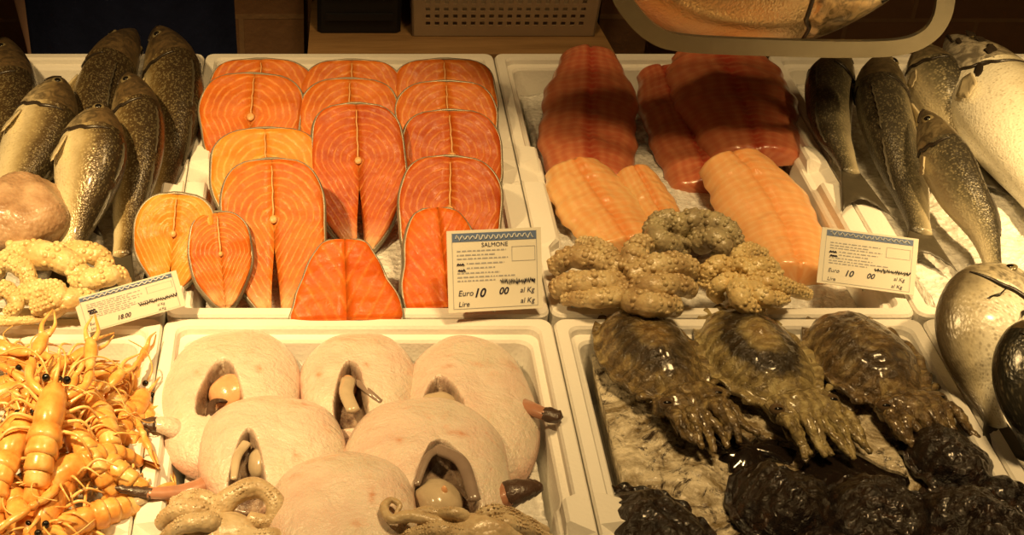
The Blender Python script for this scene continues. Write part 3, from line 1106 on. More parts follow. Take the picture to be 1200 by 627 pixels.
# ------------------------------------------------------------------ fillets
def fillet(label, pts, wid, th, mat, seed=0):
    """pts: (px, py, z of the underside) along the middle; wid: half widths in pixels"""
    n, m_ = 70, 26
    P = spline([U(*p) for p in pts], n)
    wt = [(i / (len(wid) - 1), M(w, U(*pts[min(i, len(pts) - 1)]))) for i, w in enumerate(wid)]
    G = Geo()
    V, F, uu, tt = [], [], [], []
    T = [(P[min(i + 1, n - 1)] - P[max(i - 1, 0)]).normalized() for i in range(n)]
    L = 0
    for layer in (0, 1):
        L = 0
        for i in range(n):
            if i:
                L += (P[i] - P[i - 1]).length
            s = i / (n - 1)
            pr = Vector((0, 0, 1)).cross(T[i]).normalized()
            up = T[i].cross(pr)
            if up.z < 0:
                up = -up
            w = smooth1(wt, s)
            cap = min(1, math.sqrt(max(0, 1 - max(0, 1 - s / .10) ** 2)) + .12, math.sqrt(max(0, 1 - max(0, 1 - (1 - s) / .07) ** 2)) + .2)
            for k in range(m_ + 1):
                q = k / m_ * 2 - 1
                x = q * w * cap * (1 + .035 * math.sin(s * 19 + seed) + .02 * math.sin(s * 47 + q))
                if layer == 0:
                    h = th * (max(0, 1 - abs(q) ** 3.2)) ** .6 * cap
                    h -= .0035 * math.exp(-(q / .06) ** 2)
                    h += .0003 * math.sin(L * 420 - abs(q) * 9) * (1 - q * q) + .004 * fbm(x * 30, L * 30, seed, 1, 3) * (1 - q * q)
                    p = P[i] + pr * x + up * max(h, .0012)
                else:
                    p = P[i] + pr * x
                V.append(p); uu.append(L); tt.append(q)
    o_ = n * (m_ + 1)
    for i in range(n - 1):
        for k in range(m_):
            a = i * (m_ + 1) + k
            b = a + m_ + 1
            F.append((a, a + 1, b + 1, b)); F.append((o_ + a, o_ + b, o_ + b + 1, o_ + a + 1))
    ed = list(range(m_ + 1)) + [i * (m_ + 1) + m_ for i in range(1, n)] + [(n - 1) * (m_ + 1) + k for k in range(m_ - 1, -1, -1)] + [i * (m_ + 1) for i in range(n - 2, 0, -1)]
    for k in range(len(ed)):
        a, b = ed[k], ed[(k + 1) % len(ed)]
        F.append((a, o_ + a, o_ + b, b))
    o = mk('fish_fillet', V, F, mat, attrs={'uu': uu, 'tt': tt})
    return tag(o, label, 'fish fillet', 'fish fillets in the tray')


fillet('red-pink fillet standing against the back rim, next to the salmon', [(690, 62, 1.010), (692, 110, .996), (688, 165, .978), (692, 222, .966)], [28, 52, 56, 50], .022, 'fillet_red', 1)
fillet('red fillet in the middle under the pan shadow', [(772, 82, .995), (790, 130, .98), (812, 180, .97), (832, 230, .962)], [26, 42, 46, 44], .02, 'fillet_red', 2)
fillet('broad dark red fillet beside the grey sea bass', [(835, 62, 1.015), (850, 95, 1.005), (868, 140, .992), (886, 196, .98)], [48, 70, 70, 50], .026, 'fillet_red', 3)
fillet('pale orange fillet near the salmon tray, in front of the red ones', [(668, 194, .996), (690, 228, .985), (714, 262, .976), (736, 294, .970)], [34, 50, 52, 42], .018, 'fillet_pale', 4)
fillet('narrow pale fillet between the octopus and the pale orange fillet', [(738, 200, .992), (757, 232, .980), (775, 265, .972), (790, 292, .966)], [22, 30, 28, 22], .016, 'fillet_pale', 5)
fillet('large bright orange fillet pointing at the price card', [(850, 188, 1.0), (884, 230, .988), (914, 280, .976), (934, 335, .968)], [38, 56, 54, 40], .026, 'fillet_orange', 6)


# ------------------------------------------------------------------ octopus
def arm(G, pts, r0, r1, seed=0, rows=5, bump=.27):
    r0, r1 = r0 * 1.18, r1 * 1.12
    rr = random.Random(seed)
    n = 8 * len(pts)
    P = spline(pts, n)
    rad = lambda u: (r0 + (r1 - r0) * u) * (1 + .06 * math.sin(u * 23 + seed))
    V, F = tube(P, rad, 12, .92)
    G.add(V, F)
    T, N = frames(P)
    L = sum((P[i + 1] - P[i]).length for i in range(n - 1))
    d, i = 0, 0
    acc = [0]
    for k in range(1, n):
        acc.append(acc[-1] + (P[k] - P[k - 1]).length)
    nb = 0
    while d < L and nb < 320:
        while i < n - 2 and acc[i + 1] < d:
            i += 1
        u = (d - acc[i]) / max(1e-6, acc[i + 1] - acc[i])
        p, t = P[i].lerp(P[i + 1], u), T[i]
        upv = (Vector((0, -.25, 1)) - t * t.dot(Vector((0, -.25, 1)))).normalized()
        sd = t.cross(upv)
        r = rad(d / L)
        for q in range(rows):
            a = (q - (rows - 1) / 2) * .62 + rr.uniform(-.15, .15)
            dirv = upv * math.cos(a) + sd * math.sin(a)
            br = r * bump * rr.uniform(.8, 1.15)
            rot = dirv.to_track_quat('Z', 'Y').to_matrix()
            G.add(*ball(p + dirv * (r * .86), br, br, br * .8, 7, 4, rot))
            nb += 1
        d += r * bump * 1.9


def octopus(label, base, arms, mantle=None, mat='octopus_skin', mantlemat=None, group=None, eyes=None, seed=0, bumps=(5, .27)):
    b = U(*base)
    root = empty('octopus', b, label, 'octopus', group)
    for k, (pts, r0, r1) in enumerate(arms):
        G = Geo()
        Pw = [U(*p) for p in pts]
        arm(G, Pw, M(r0, Pw[0]), M(r1, Pw[-1]), seed * 20 + k, *bumps)
        G.mk('arm', mat, root)
    if mantle:
        (px, py, z), (rx, ry, rz), rotz = mantle
        c = U(px, py, z)
        sx, sy, sz = M(rx, c), M(ry, c) , rz
        V, F = ball(c, sx, sy, sz, 40, 26, Matrix.Rotation(rotz, 3, 'Z'))
        V = [v + (v - c) * (.16 * fbm(*(v * 24), 1, 4)) for v in V]
        mk('mantle', V, F, mantlemat or mat, root)
    for e in eyes or ():
        c = U(*e)
        em = mk('eye', *ball(c, .007, .007, .006, 12, 8), 'octopus_dark', root)
        mk('pupil', *ball(c + Vector((0, -.003, .004)), .003, .004, .003, 8, 6), 'pupil', em)
    return root


octopus('pale octopus with a big pinkish-brown head beside the dark sea bass', (60, 340, .97), [
    ([(20, 300, 1.02), (55, 300, 1.035), (85, 312, 1.03), (100, 335, 1.015)], 17, 12),
    ([(70, 300, 1.02), (100, 296, 1.03), (122, 305, 1.025), (118, 325, 1.015)], 14, 9),
    ([(90, 330, 1.02), (118, 326, 1.03), (138, 322, 1.025), (146, 330, 1.01)], 13, 8),
    ([(30, 345, 1.02), (58, 340, 1.03), (70, 348, 1.035), (40, 362, 1.02)], 13, 9),
    ([(55, 362, 1.015), (80, 352, 1.03), (104, 352, 1.025), (112, 362, 1.01)], 14, 10),
    ([(-10, 318, 1.02), (8, 306, 1.03), (30, 318, 1.03), (36, 338, 1.02)], 13, 9),
    ([(-12, 345, 1.02), (8, 340, 1.025), (20, 356, 1.02), (8, 368, 1.01)], 11, 7),
    ([(-25, 365, 1.005), (0, 376, 1.012), (25, 376, 1.012), (52, 374, 1.01)], 7, 4)],
    mantle=((26, 252, 1.035), (56, 62, .038), .3), mat='octopus_light', mantlemat='octopus_mantle', seed=1)

octopus('knobbly brown octopus spread over the tray rim above the cuttlefish', (725, 325, .97), [
    ([(735, 322, 1.02), (700, 305, 1.03), (668, 302, 1.025), (648, 315, 1.01)], 15, 11),
    ([(730, 335, 1.02), (698, 332, 1.03), (668, 332, 1.025), (650, 340, 1.012)], 15, 11),
    ([(735, 345, 1.02), (705, 350, 1.025), (680, 350, 1.02), (662, 350, 1.012)], 12, 8),
    ([(725, 318, 1.03), (712, 300, 1.035), (695, 290, 1.03), (682, 288, 1.02)], 13, 10),
    ([(735, 318, 1.03), (742, 300, 1.04), (750, 288, 1.035), (764, 286, 1.02)], 14, 10),
    ([(738, 325, 1.03), (770, 312, 1.04), (798, 310, 1.035), (812, 318, 1.02)], 15, 11),
    ([(738, 338, 1.02), (765, 336, 1.035), (792, 334, 1.03), (810, 340, 1.02)], 15, 11),
    ([(735, 348, 1.015), (752, 356, 1.03), (772, 358, 1.03), (790, 360, 1.02)], 15, 12)],
    mat='octopus_skin', seed=2, mantle=((738, 330, 1.01), (30, 22, .016), 0))

octopus('grey-brown octopus curled behind the others, against the fillets', (812, 290, .965), [
    ([(800, 290, 1.0), (775, 284, 1.03), (768, 268, 1.03), (790, 258, 1.03)], 13, 10),
    ([(790, 270, 1.02), (808, 258, 1.035), (828, 260, 1.03), (838, 272, 1.02)], 13, 10),
    ([(812, 272, 1.02), (835, 262, 1.035), (855, 272, 1.03), (862, 288, 1.015)], 14, 10),
    ([(820, 285, 1.02), (838, 280, 1.035), (848, 292, 1.03), (842, 304, 1.015)], 13, 9),
    ([(795, 262, 1.03), (780, 256, 1.035), (766, 262, 1.03), (760, 276, 1.02)], 11, 8),
    ([(800, 296, 1.01), (790, 288, 1.02), (800, 282, 1.025), (812, 288, 1.02)], 6, 3)],
    mat='octopus_grey', mantle=((812, 284, 1.0), (34, 26, .018), 0), mantlemat='octopus_dark', seed=3)

octopus('pale yellow octopus with an arm hanging over the rim below the orange fillet', (875, 325, .97), [
    ([(868, 322, 1.02), (845, 310, 1.03), (830, 318, 1.025), (826, 335, 1.01)], 12, 8),
    ([(870, 318, 1.03), (868, 302, 1.035), (880, 294, 1.03), (894, 300, 1.02)], 12, 8),
    ([(872, 322, 1.03), (890, 312, 1.035), (905, 316, 1.03), (908, 330, 1.02)], 12, 9),
    ([(875, 328, 1.025), (902, 332, 1.03), (925, 338, 1.022), (948, 346, 1.01)], 12, 7),
    ([(872, 332, 1.02), (890, 345, 1.03), (905, 352, 1.025), (918, 350, 1.015)], 12, 8),
    ([(868, 332, 1.02), (866, 345, 1.03), (874, 358, 1.025), (890, 362, 1.012)], 13, 9),
    ([(862, 328, 1.02), (846, 332, 1.025), (836, 342, 1.015), (842, 350, 1.005)], 10, 7)],
    mat='octopus_light', mantle=((868, 328, 1.01), (22, 18, .014), 0), seed=4)

octopus('brown octopus with a coiled arm lying on the rays at the front edge', (270, 610, .97), [
    ([(250, 606, 1.03), (272, 582, 1.045), (300, 572, 1.05), (322, 588, 1.045), (316, 612, 1.035), (292, 608, 1.035)], 13, 8),
    ([(255, 612, 1.03), (230, 598, 1.04), (205, 600, 1.035), (188, 615, 1.02)], 15, 9),
    ([(262, 620, 1.03), (240, 612, 1.05), (214, 616, 1.045), (192, 632, 1.02)], 13, 8),
    ([(270, 625, 1.03), (300, 632, 1.04), (330, 630, 1.035), (352, 640, 1.02)], 13, 9),
    ([(262, 606, 1.03), (246, 588, 1.04), (226, 584, 1.035), (205, 590, 1.02)], 12, 8),
    ([(262, 630, 1.02), (240, 645, 1.03), (215, 650, 1.02)], 12, 8)],
    mat='octopus_tan', mantle=((262, 640, 1.02), (48, 40, .028), 0), eyes=[(362, 622, 1.045)], seed=5, bumps=(3, .16))

octopus('brown octopus with a thin curly arm tip on the rays at the front edge', (560, 625, .97), [
    ([(540, 620, 1.05), (505, 610, 1.06), (478, 605, 1.062), (458, 608, 1.06), (450, 595, 1.06), (458, 586, 1.06), (468, 592, 1.06), (464, 602, 1.058)], 8, 2.2),
    ([(545, 618, 1.05), (520, 604, 1.06), (492, 600, 1.06), (470, 614, 1.05)], 9, 4),
    ([(550, 614, 1.05), (535, 602, 1.065), (512, 604, 1.06), (492, 618, 1.05)], 9, 5),
    ([(560, 612, 1.05), (575, 600, 1.06), (600, 604, 1.05), (640, 622, 1.02)], 10, 5),
    ([(560, 622, 1.05), (590, 614, 1.055), (615, 620, 1.045), (645, 634, 1.02)], 12, 7),
    ([(545, 630, 1.05), (515, 622, 1.06), (485, 628, 1.05), (455, 640, 1.03)], 12, 7)],
    mat='octopus_tan', mantle=((565, 645, 1.03), (55, 36, .032), 0), seed=6, bumps=(3, .16))


# ------------------------------------------------------------------ rays
def ray(label, box_, z, opening=None, organ=None, marks=(), seed=0, th=.026, flaps=None, tilt=0.0, sq=2.3):
    l, r, t, b = box_
    top, bot = U((l + r) / 2, t, z), U((l + r) / 2, b, z)
    c = (top + bot) / 2
    hy = (top - bot).length / 2
    hx = M(r - l, U((l + r) / 2, (t + b) / 2, z)) / 2
    root = empty('ray_fish', Vector((c.x, c.y, z - .004)), label, 'ray', 'white rays in the tray')
    na, nr = 132, 46
    rr = random.Random(seed)
    p1, p2, p3 = (rr.uniform(0, 6.28) for _ in range(3))

    def rim_r(a):
        return 1 + .025 * math.sin(2 * a + p1) + .02 * math.sin(3 * a + p2) + .012 * math.sin(7 * a + p3)

    def tolocal(px, py):
        q = U(px, py, z + th * .7)
        return (q.x - c.x), (q.y - c.y)

    op = None
    if opening:
        ox, oy, ow, oh = opening                              # apex x, apex y, half width, height (pixels)
        ax, ay = tolocal(ox, oy)
        bx, by = tolocal(ox, oy + oh)
        op = (ax, ay, M(ow, c), ay - by)

    def cavity(x, y):
        """0 outside the cut, 1 well inside: a pointed arch widening away from its apex"""
        if not op:
            return 0
        ax, ay, ow, oh = op
        d = (ay - y) / oh
        if d < -.1 or d > 1.15:
            return 0
        w = ow * math.sqrt(max(0, min(d, 1))) * (1 - .25 * max(0, d - .75) / .4)
        if w < 1e-5:
            return 0
        e = (w - abs(x - ax)) / .005
        f = min(1, max(0, e))
        return f * min(1, max(0, (1.12 - d) / .12))

    def height(x, y, rho):
        h = th * (max(0, 1 - rho ** 3.0)) ** .55
        h += .0035 * fbm(x * 14, y * 14, seed * 3.1, 1, 3) * (1 - rho)
        return h

    V, A = [], {'mark': [], 'cav': [], 'rim': []}
    mk_l = [(*tolocal(mx, my), M(mw, c), M(mh, c)) for mx, my, mw, mh in marks]
    for k in range(nr + 1):
        rho = k / nr
        for j in range(na):
            a = 2 * math.pi * j / na
            ca, sa = math.cos(a), math.sin(a)
            se = (abs(ca) ** sq + abs(sa) ** sq) ** (-1 / sq)
            rad = rho * rim_r(a) * se
            x, y = hx * rad * ca, hy * rad * sa
            cv = cavity(x, y)
            h = height(x, y, rho)
            lipz = 0
            if op and 0 < cv < .5:
                lipz = .002
            h = h * (1 - .72 * cv) + lipz
            V.append(Vector((c.x + x, c.y + y, z + h + tilt * y)))
            A['cav'].append(min(1, cv * 1.6))
            A['rim'].append(max(0, (rho - .93) / .07))
            A['mark'].append(min(1, sum(math.exp(-((x - mx) / mw) ** 2 - ((y - my) / mh) ** 2) for mx, my, mw, mh in mk_l)))
    F = []
    for k in range(nr):
        for j in range(na):
            a, b2 = k * na + j, k * na + (j + 1) % na
            F.append((a, a + na, b2 + na, b2))
    o_ = len(V)
    for j in range(na):
        v = V[nr * na + j]
        V.append(Vector((c.x + (v.x - c.x) * .97, c.y + (v.y - c.y) * .97, v.z - .006)))
        for k in A:
            A[k].append(1 if k == 'rim' else 0)
    for j in range(na):
        a, b2 = nr * na + j, nr * na + (j + 1) % na
        F.append((a, o_ + j, o_ + (j + 1) % na, b2))
    F.append(tuple(o_ + j for j in range(na - 1, -1, -1)))
    mk('body', V, F, 'ray_skin', root, attrs=A)

    def on(px, py, dz=0):
        x, y = tolocal(px, py)
        return Vector((c.x + x, c.y + y, z + th * .45 + tilt * y + dz))

    for (px, py, rx, ry, rz, mat, rot) in organ or ():
        q = on(px, py)
        V, F = ball(q, M(rx, q), M(ry, q) * 1.5, rz, 22, 14, Matrix.Rotation(rot, 3, 'Z'))
        V = [v + (v - q) * (.16 * fbm(*(v * 60), 1, 2)) for v in V]
        mk('innards', V, F, mat, root)
    for pts, r0, r1, mat in flaps or ():
        g = Geo()
        Pw = [on(px, py, dz) for px, py, dz in pts]
        g.add(*tube(spline(Pw, 22), lambda u: M(r0, c) * (1 - u) + M(r1, c) * u, 10, .55))
        g.mk('belly_flap', mat, root)
    return root


def ray_tail(root, pts, rads, tipmat='dark_tip', mat='tail_flesh', nm='tail', tip=.7):
    Pw = spline([U(*p) for p in pts], 30)
    rt = [(i / (len(rads) - 1), M(r, Pw[0])) for i, r in enumerate(rads)]
    k = int(30 * tip)
    g = Geo()
    g.add(*tube(Pw[:k + 1], lambda u: smooth1(rt, u * tip), 12, .75))
    t = g.mk(nm, mat, root)
    g = Geo()
    V, F = tube(Pw[k - 1:], lambda u: smooth1(rt, tip + u * (1 - tip)) * 1.04, 12, .75)
    V = [v + Vector((1, 1, 1)) * (.0014 * mnoise.noise(v * 220)) for v in V]
    g.add(V, F)
    g.mk('dark_end', tipmat, t)


r1 = ray('white ray with orange innards, in the back corner by the langoustines', (187, 353, 391, 566), .986, (262, 428, 32, 58),
         [(270, 454, 25, 16, .016, 'organ', .2)], [(233, 443, 4, 8), (303, 440, 4, 6)], 1, .030,
         [([(246, 490, .006), (250, 472, .008), (268, 466, .004)], 6, 3, 'dark_tip')])
ray_tail(r1, [(262, 556, 1.0), (225, 574, 1.005), (180, 578, 1.008), (150, 574, 1.01), (130, 570, 1.012)], [12, 11, 8, 6, 2], tip=.55)
ray_tail(r1, [(216, 508, .995), (198, 500, 1.005), (182, 497, 1.008), (166, 496, 1.01)], [16, 14, 10, 6], 'dark_tip', 'ray_skin', 'claspers', .66)
ray_tail(r1, [(176, 584, 1.0), (160, 588, 1.004), (148, 594, 1.0), (138, 600, .998)], [4, 7, 6, 2], 'organ_grey', 'organ_grey', 'small_fin', .6)
r2 = ray('white ray in the middle of the back row with grey belly flap', (350, 489, 397, 520), .986, (410, 428, 24, 62),
         [(408, 446, 11, 9, .010, 'organ', 0)], [(374, 440, 4, 8), (430, 434, 3, 6)], 2, .028,
         [([(408, 450, .012), (406, 470, .016), (414, 490, .016)], 9, 8, 'organ_grey'), ([(418, 448, .008), (432, 466, .014), (446, 474, .010)], 5, 4, 'flap')])
r3 = ray('white ray with gill slits at the back corner, tail stub over the rim', (476, 628, 399, 580), .984, (514, 448, 30, 40),
         [(516, 468, 24, 12, .012, 'organ_grey', 0)], [(524, 437, 9, 4), (563, 434, 9, 4), (600, 428, 12, 8)], 3, .030)
ray_tail(r3, [(600, 470, .995), (620, 478, 1.003), (638, 485, 1.006), (655, 489, 1.006)], [10, 10, 9, 9], tip=.68)
r4 = ray('white ray with grey and brown belly cut in the second row by the langoustines', (233, 404, 470, 606), 1.004, (292, 512, 26, 68),
         [(304, 536, 14, 14, .012, 'organ_grey', 0)], [(348, 540, 4, 14), (352, 478, 10, 4), (382, 505, 6, 6)], 4, .030,
         [([(288, 522, .010), (278, 540, .012), (274, 562, .008)], 7, 4, 'organ_grey'), ([(296, 560, .004), (286, 570, .006)], 6, 5, 'dark_tip')])
r5 = ray('largest white ray, arched belly cut with grey flaps, beside the dark tail', (401, 602, 475, 640), 1.008, (516, 524, 44, 74),
         [(514, 580, 28, 22, .016, 'organ_grey', 0), (520, 582, 6, 5, .019, 'organ', .4)], [(466, 524, 6, 9), (536, 516, 14, 5)], 5, .032,
         [([(514, 530, .012), (500, 545, .016), (488, 572, .012)], 6, 4, 'flap'), ([(512, 530, .012), (540, 552, .018), (556, 592, .014)], 10, 7, 'flap')])
ray_tail(r5, [(572, 596, 1.005), (590, 582, 1.018), (610, 575, 1.022), (632, 570, 1.02)], [12, 18, 16, 8], 'dark_tip', 'tail_flesh', 'tail', .45)
r6 = ray('white ray at the front with red-rimmed back edge, between the two octopuses', (312, 494, 538, 690), 1.028, None, (), [(436, 588, 4, 14), (342, 560, 10, 5), (420, 620, 8, 5)], 6, .028)


# ------------------------------------------------------------------ cuttlefish
def cuttlefish(label, box_, z, mat, rot=0, seed=0, headlen=60, group='cuttlefish on inky ice', th=.028, armpx=9, wr=.0045):
    l, r, t, b = box_
    cxp, cyp = (l + r) / 2, (t + b) / 2
    top, bot = U(cxp, t, z), U(cxp, b, z)
    c = (top + bot) / 2
    hy = (top - bot).length / 2
    hx = M(r - l, U(cxp, cyp, z)) / 2
    root = empty('cuttlefish', Vector((c.x, c.y, z - .002)), label, 'cuttlefish', group)
    rr = random.Random(seed)
    Rm = Matrix.Rotation(rot, 3, 'Z')
    na, nr = 120, 44
    V, A, F = [], {'e': [], 'cx': [], 'cy': []}, []

    def P3(x, y, h):
        q = Rm @ Vector((x, y, 0))
        return Vector((c.x + q.x, c.y + q.y, z + h))

    def dome(x, y):
        rho = math.hypot(x / hx, y / hy)
        return th * max(0, 1 - min(1, rho / .86) ** 2.2) ** .8
    for k in range(nr + 1):
        rho = k / nr
        for j in range(na):
            a = 2 * math.pi * j / na
            ca, sa = math.cos(a), math.sin(a)
            fin = max(0, (rho - .82) / .18)
            x, y = hx * rho * ca * (1 - .10 * max(0, sa)) * (1 + .02 * math.sin(13 * a + seed) * fin), hy * rho * sa
            h = dome(x, y) + .005 + .002 * math.sin(19 * a + seed * 2) * fin
            h += wr * fbm(x * 30, y * 30, seed * 1.7, 1, 4) * (1 - .6 * fin)
            V.append(P3(x, y, h)); A['e'].append(rho); A['cx'].append(x); A['cy'].append(y + abs(x) * .3)
    for k in range(nr):
        for j in range(na):
            a, b2 = k * na + j, k * na + (j + 1) % na
            F.append((a, a + na, b2 + na, b2))
    o_ = len(V)
    for j in range(na):
        v = V[nr * na + j]
        V.append(v - Vector((0, 0, .004)))
        A['e'].append(1); A['cx'].append(0); A['cy'].append(0)
    for j in range(na):
        a, b2 = nr * na + j, nr * na + (j + 1) % na
        F.append((a, o_ + j, o_ + (j + 1) % na, b2))
    F.append(tuple(o_ + j for j in range(na - 1, -1, -1)))
    mk('mantle', V, F, mat, root, attrs=A)

    def at(V_):
        return {'e': [.85] * len(V_), 'cx': [0.] * len(V_), 'cy': [v.x * 1.2 + v.z for v in V_]}
    hl = M(headlen, c) * 1.2
    hc = P3(0, -hy * .96 - hl * .12, th * .30)
    Vh, Fh = ball(hc, hx * .62, hl * .40, th * .50, 36, 24, Rm)
    Vh = [v + (v - hc) * (.30 * fbm(*(v * 55), 1, 4)) for v in Vh]
    mk('head', Vh, Fh, mat, root, attrs=at(Vh))
    g = Geo()
    cp_ = []
    for k in range(13):
        q = k / 6 - 1
        y = -hy * (.72 + .16 * (1 - q * q)) + .002 * rr.uniform(-1, 1)
        cp_.append(P3(hx * q * .80, y, dome(hx * q * .8, y) + .004))
    g.add(*tube(spline(cp_, 40), lambda u: .0035 + .0012 * math.sin(u * 26), 8, .8))
    g.A = at(g.V)
    g.mk('collar', mat, root)
    for sx in (-1, 1):
        e = P3(sx * hx * .50, -hy * .98 - hl * .12, th * .50)
        em = mk('eye', *ball(e, .0075, .0075, .0055, 14, 10), 'organ_dark' if mat != 'cuttle_ink' else 'ink', root)
        mk('pupil', *ball(e + Vector((0, -.003, .0038)), .0042, .002, .0018, 12, 6), 'pupil', em)
    ar = M(armpx, c)
    for k in range(8):
        q = (k - 3.5) / 3.5
        x0_, x1_ = q * hx * .46, q * hx * (.56 + rr.uniform(-.10, .12))
        ln = hl * (1.0 - .25 * abs(q) + rr.uniform(-.12, .12))
        y0 = -hy - hl * .26
        pts = [P3(x0_, y0, th * .42), P3(x0_ * 1.1 + (x1_ - x0_) * .3, y0 - ln * .35, th * .50 + rr.uniform(-.003, .005)),
               P3(x0_ + (x1_ - x0_) * .75 + rr.uniform(-.004, .004), y0 - ln * .7, th * .32), P3(x1_ + rr.uniform(-.010, .010), y0 - ln, th * .08 + .003)]
        g = Geo()
        V_, F_ = tube(spline(pts, 28), lambda u: ar * (1.05 - .68 * u) * (1 + .10 * math.sin(u * 40 + k)), 10, .8)
        V_ = [v + Vector((0, 0, 1)) * (.0016 * fbm(*(v * 120), 1, 2)) for v in V_]
        g.add(V_, F_)
        g.A = at(g.V)
        g.mk('arm', mat, root)
    # web of loose skin between the arms
    nx, ny = 26, 12
    V, F = [], []
    for lay in (0, 1):
        for jj in range(ny + 1):
            for ii in range(nx + 1):
                q, u = ii / nx * 2 - 1, jj / ny
                wv = .0025 * math.sin(q * 13 + seed)
                V.append(P3(q * hx * (.50 + .03 * u), -hy - hl * .18 - hl * (.55 - .12 * abs(q) + .05 * math.sin(q * 17 + seed)) * u,
                            (th * .40 * (1 - q * q * .7)) * (1 - .55 * u) + wv + .003 * fbm(q * 4, u * 3, seed, 1, 3) - .003 * lay))
    o_ = (nx + 1) * (ny + 1)
    for jj in range(ny):
        for ii in range(nx):
            a = jj * (nx + 1) + ii
            f = (a, a + nx + 1, a + nx + 2, a + 1)
            F.append(f); F.append(tuple(o_ + x for x in reversed(f)))
    ed = list(range(nx + 1)) + [q * (nx + 1) + nx for q in range(1, ny + 1)] + [ny * (nx + 1) + q for q in range(nx - 1, -1, -1)] + [q * (nx + 1) for q in range(ny - 1, 0, -1)]
    for k in range(len(ed)):
        a, b2 = ed[k], ed[(k + 1) % len(ed)]
        F.append((a, b2, o_ + b2, o_ + a))
    mk('arm_web', V, F, mat, root, attrs=at(V))
    return root


cuttlefish('brown mottled cuttlefish in the back row, under the knobbly octopus', (698, 822, 364, 478), .994, 'cuttle_skin', R(16), 1, 56)
cuttlefish('cuttlefish with a dark oval on its back, middle of the back row', (818, 952, 363, 484), .994, 'cuttle_pale', R(14), 2, 58)
cuttlefish('cuttlefish with greenish sheen in the back row, nearest the bream', (944, 1078, 368, 480), .992, 'cuttle_brown', R(12), 3, 50)
cuttlefish('ink-black cuttlefish at the front edge, alone beside the pale ice', (700, 836, 570, 700), .980, 'cuttle_ink', R(24), 4, 60, wr=.009)
cuttlefish('ink-black cuttlefish behind others, middle of the dark heap', (850, 985, 548, 650), .986, 'cuttle_ink', R(20), 5, 60, wr=.011)
cuttlefish('ink-black cuttlefish in the dark heap, touching the middle cuttlefish arms', (955, 1100, 562, 670), .996, 'cuttle_ink', R(-14), 6, 60, wr=.011)
cuttlefish('ink-black cuttlefish pushed up against the broken tray rim by the bream', (1062, 1160, 502, 590), .986, 'cuttle_ink', R(24), 7, 50, wr=.010)
cuttlefish('ink-black cuttlefish at the front corner of its tray, nearest the photo corner', (1080, 1210, 572, 680), .996, 'cuttle_ink', R(34), 8, 60, wr=.011)

# pools of ink: thin lobed films lying on the ice
def pool(label, px, py, rx, ry, z, seed, rot=0):
    c = U(px, py, z)
    hx, hy = M(rx, c), M(ry, c) * 1.55
    na, nr = 72, 10
    V, F = [], []
    Rm = Matrix.Rotation(rot, 3, 'Z')
    for k in range(nr + 1):
        rho = k / nr
        for j in range(na):
            a = 2 * math.pi * j / na
            q = 1 + .28 * math.sin(3 * a + seed) + .18 * math.sin(5 * a + seed * 2.3) + .12 * math.sin(11 * a + seed)
            p = Rm @ Vector((hx * rho * q * math.cos(a), hy * rho * q * math.sin(a), 0))
            V.append(Vector((c.x + p.x, c.y + p.y, z + .007 * (1 - rho ** 3) + .0015 * fbm(p.x * 60, p.y * 60, seed, 1, 2))))
    for k in range(nr):
        for j in range(na):
            a, b2 = k * na + j, k * na + (j + 1) % na
            F.append((a, a + na, b2 + na, b2))
    o_ = len(V)
    for j in range(na):
        V.append(V[nr * na + j] - Vector((0, 0, .012)))
    for j in range(na):
        a, b2 = nr * na + j, nr * na + (j + 1) % na
        F.append((a, o_ + j, o_ + (j + 1) % na, b2))
    F.append(tuple(o_ + j for j in range(na - 1, -1, -1)))
    o = mk('ink_pool', V, F, 'ink')
    tag(o, label, 'ink', None, 'stuff')


pool('pool of black ink between the two nearest back cuttlefish', 880, 530, 42, 22, .984, 1.3)
pool('wide black ink pool filling the front of the cuttlefish tray', 1010, 600, 160, 48, .984, 2.9)
pool('black ink pool under the dark cuttlefish by the broken rim', 1110, 520, 44, 22, .984, 4.1)


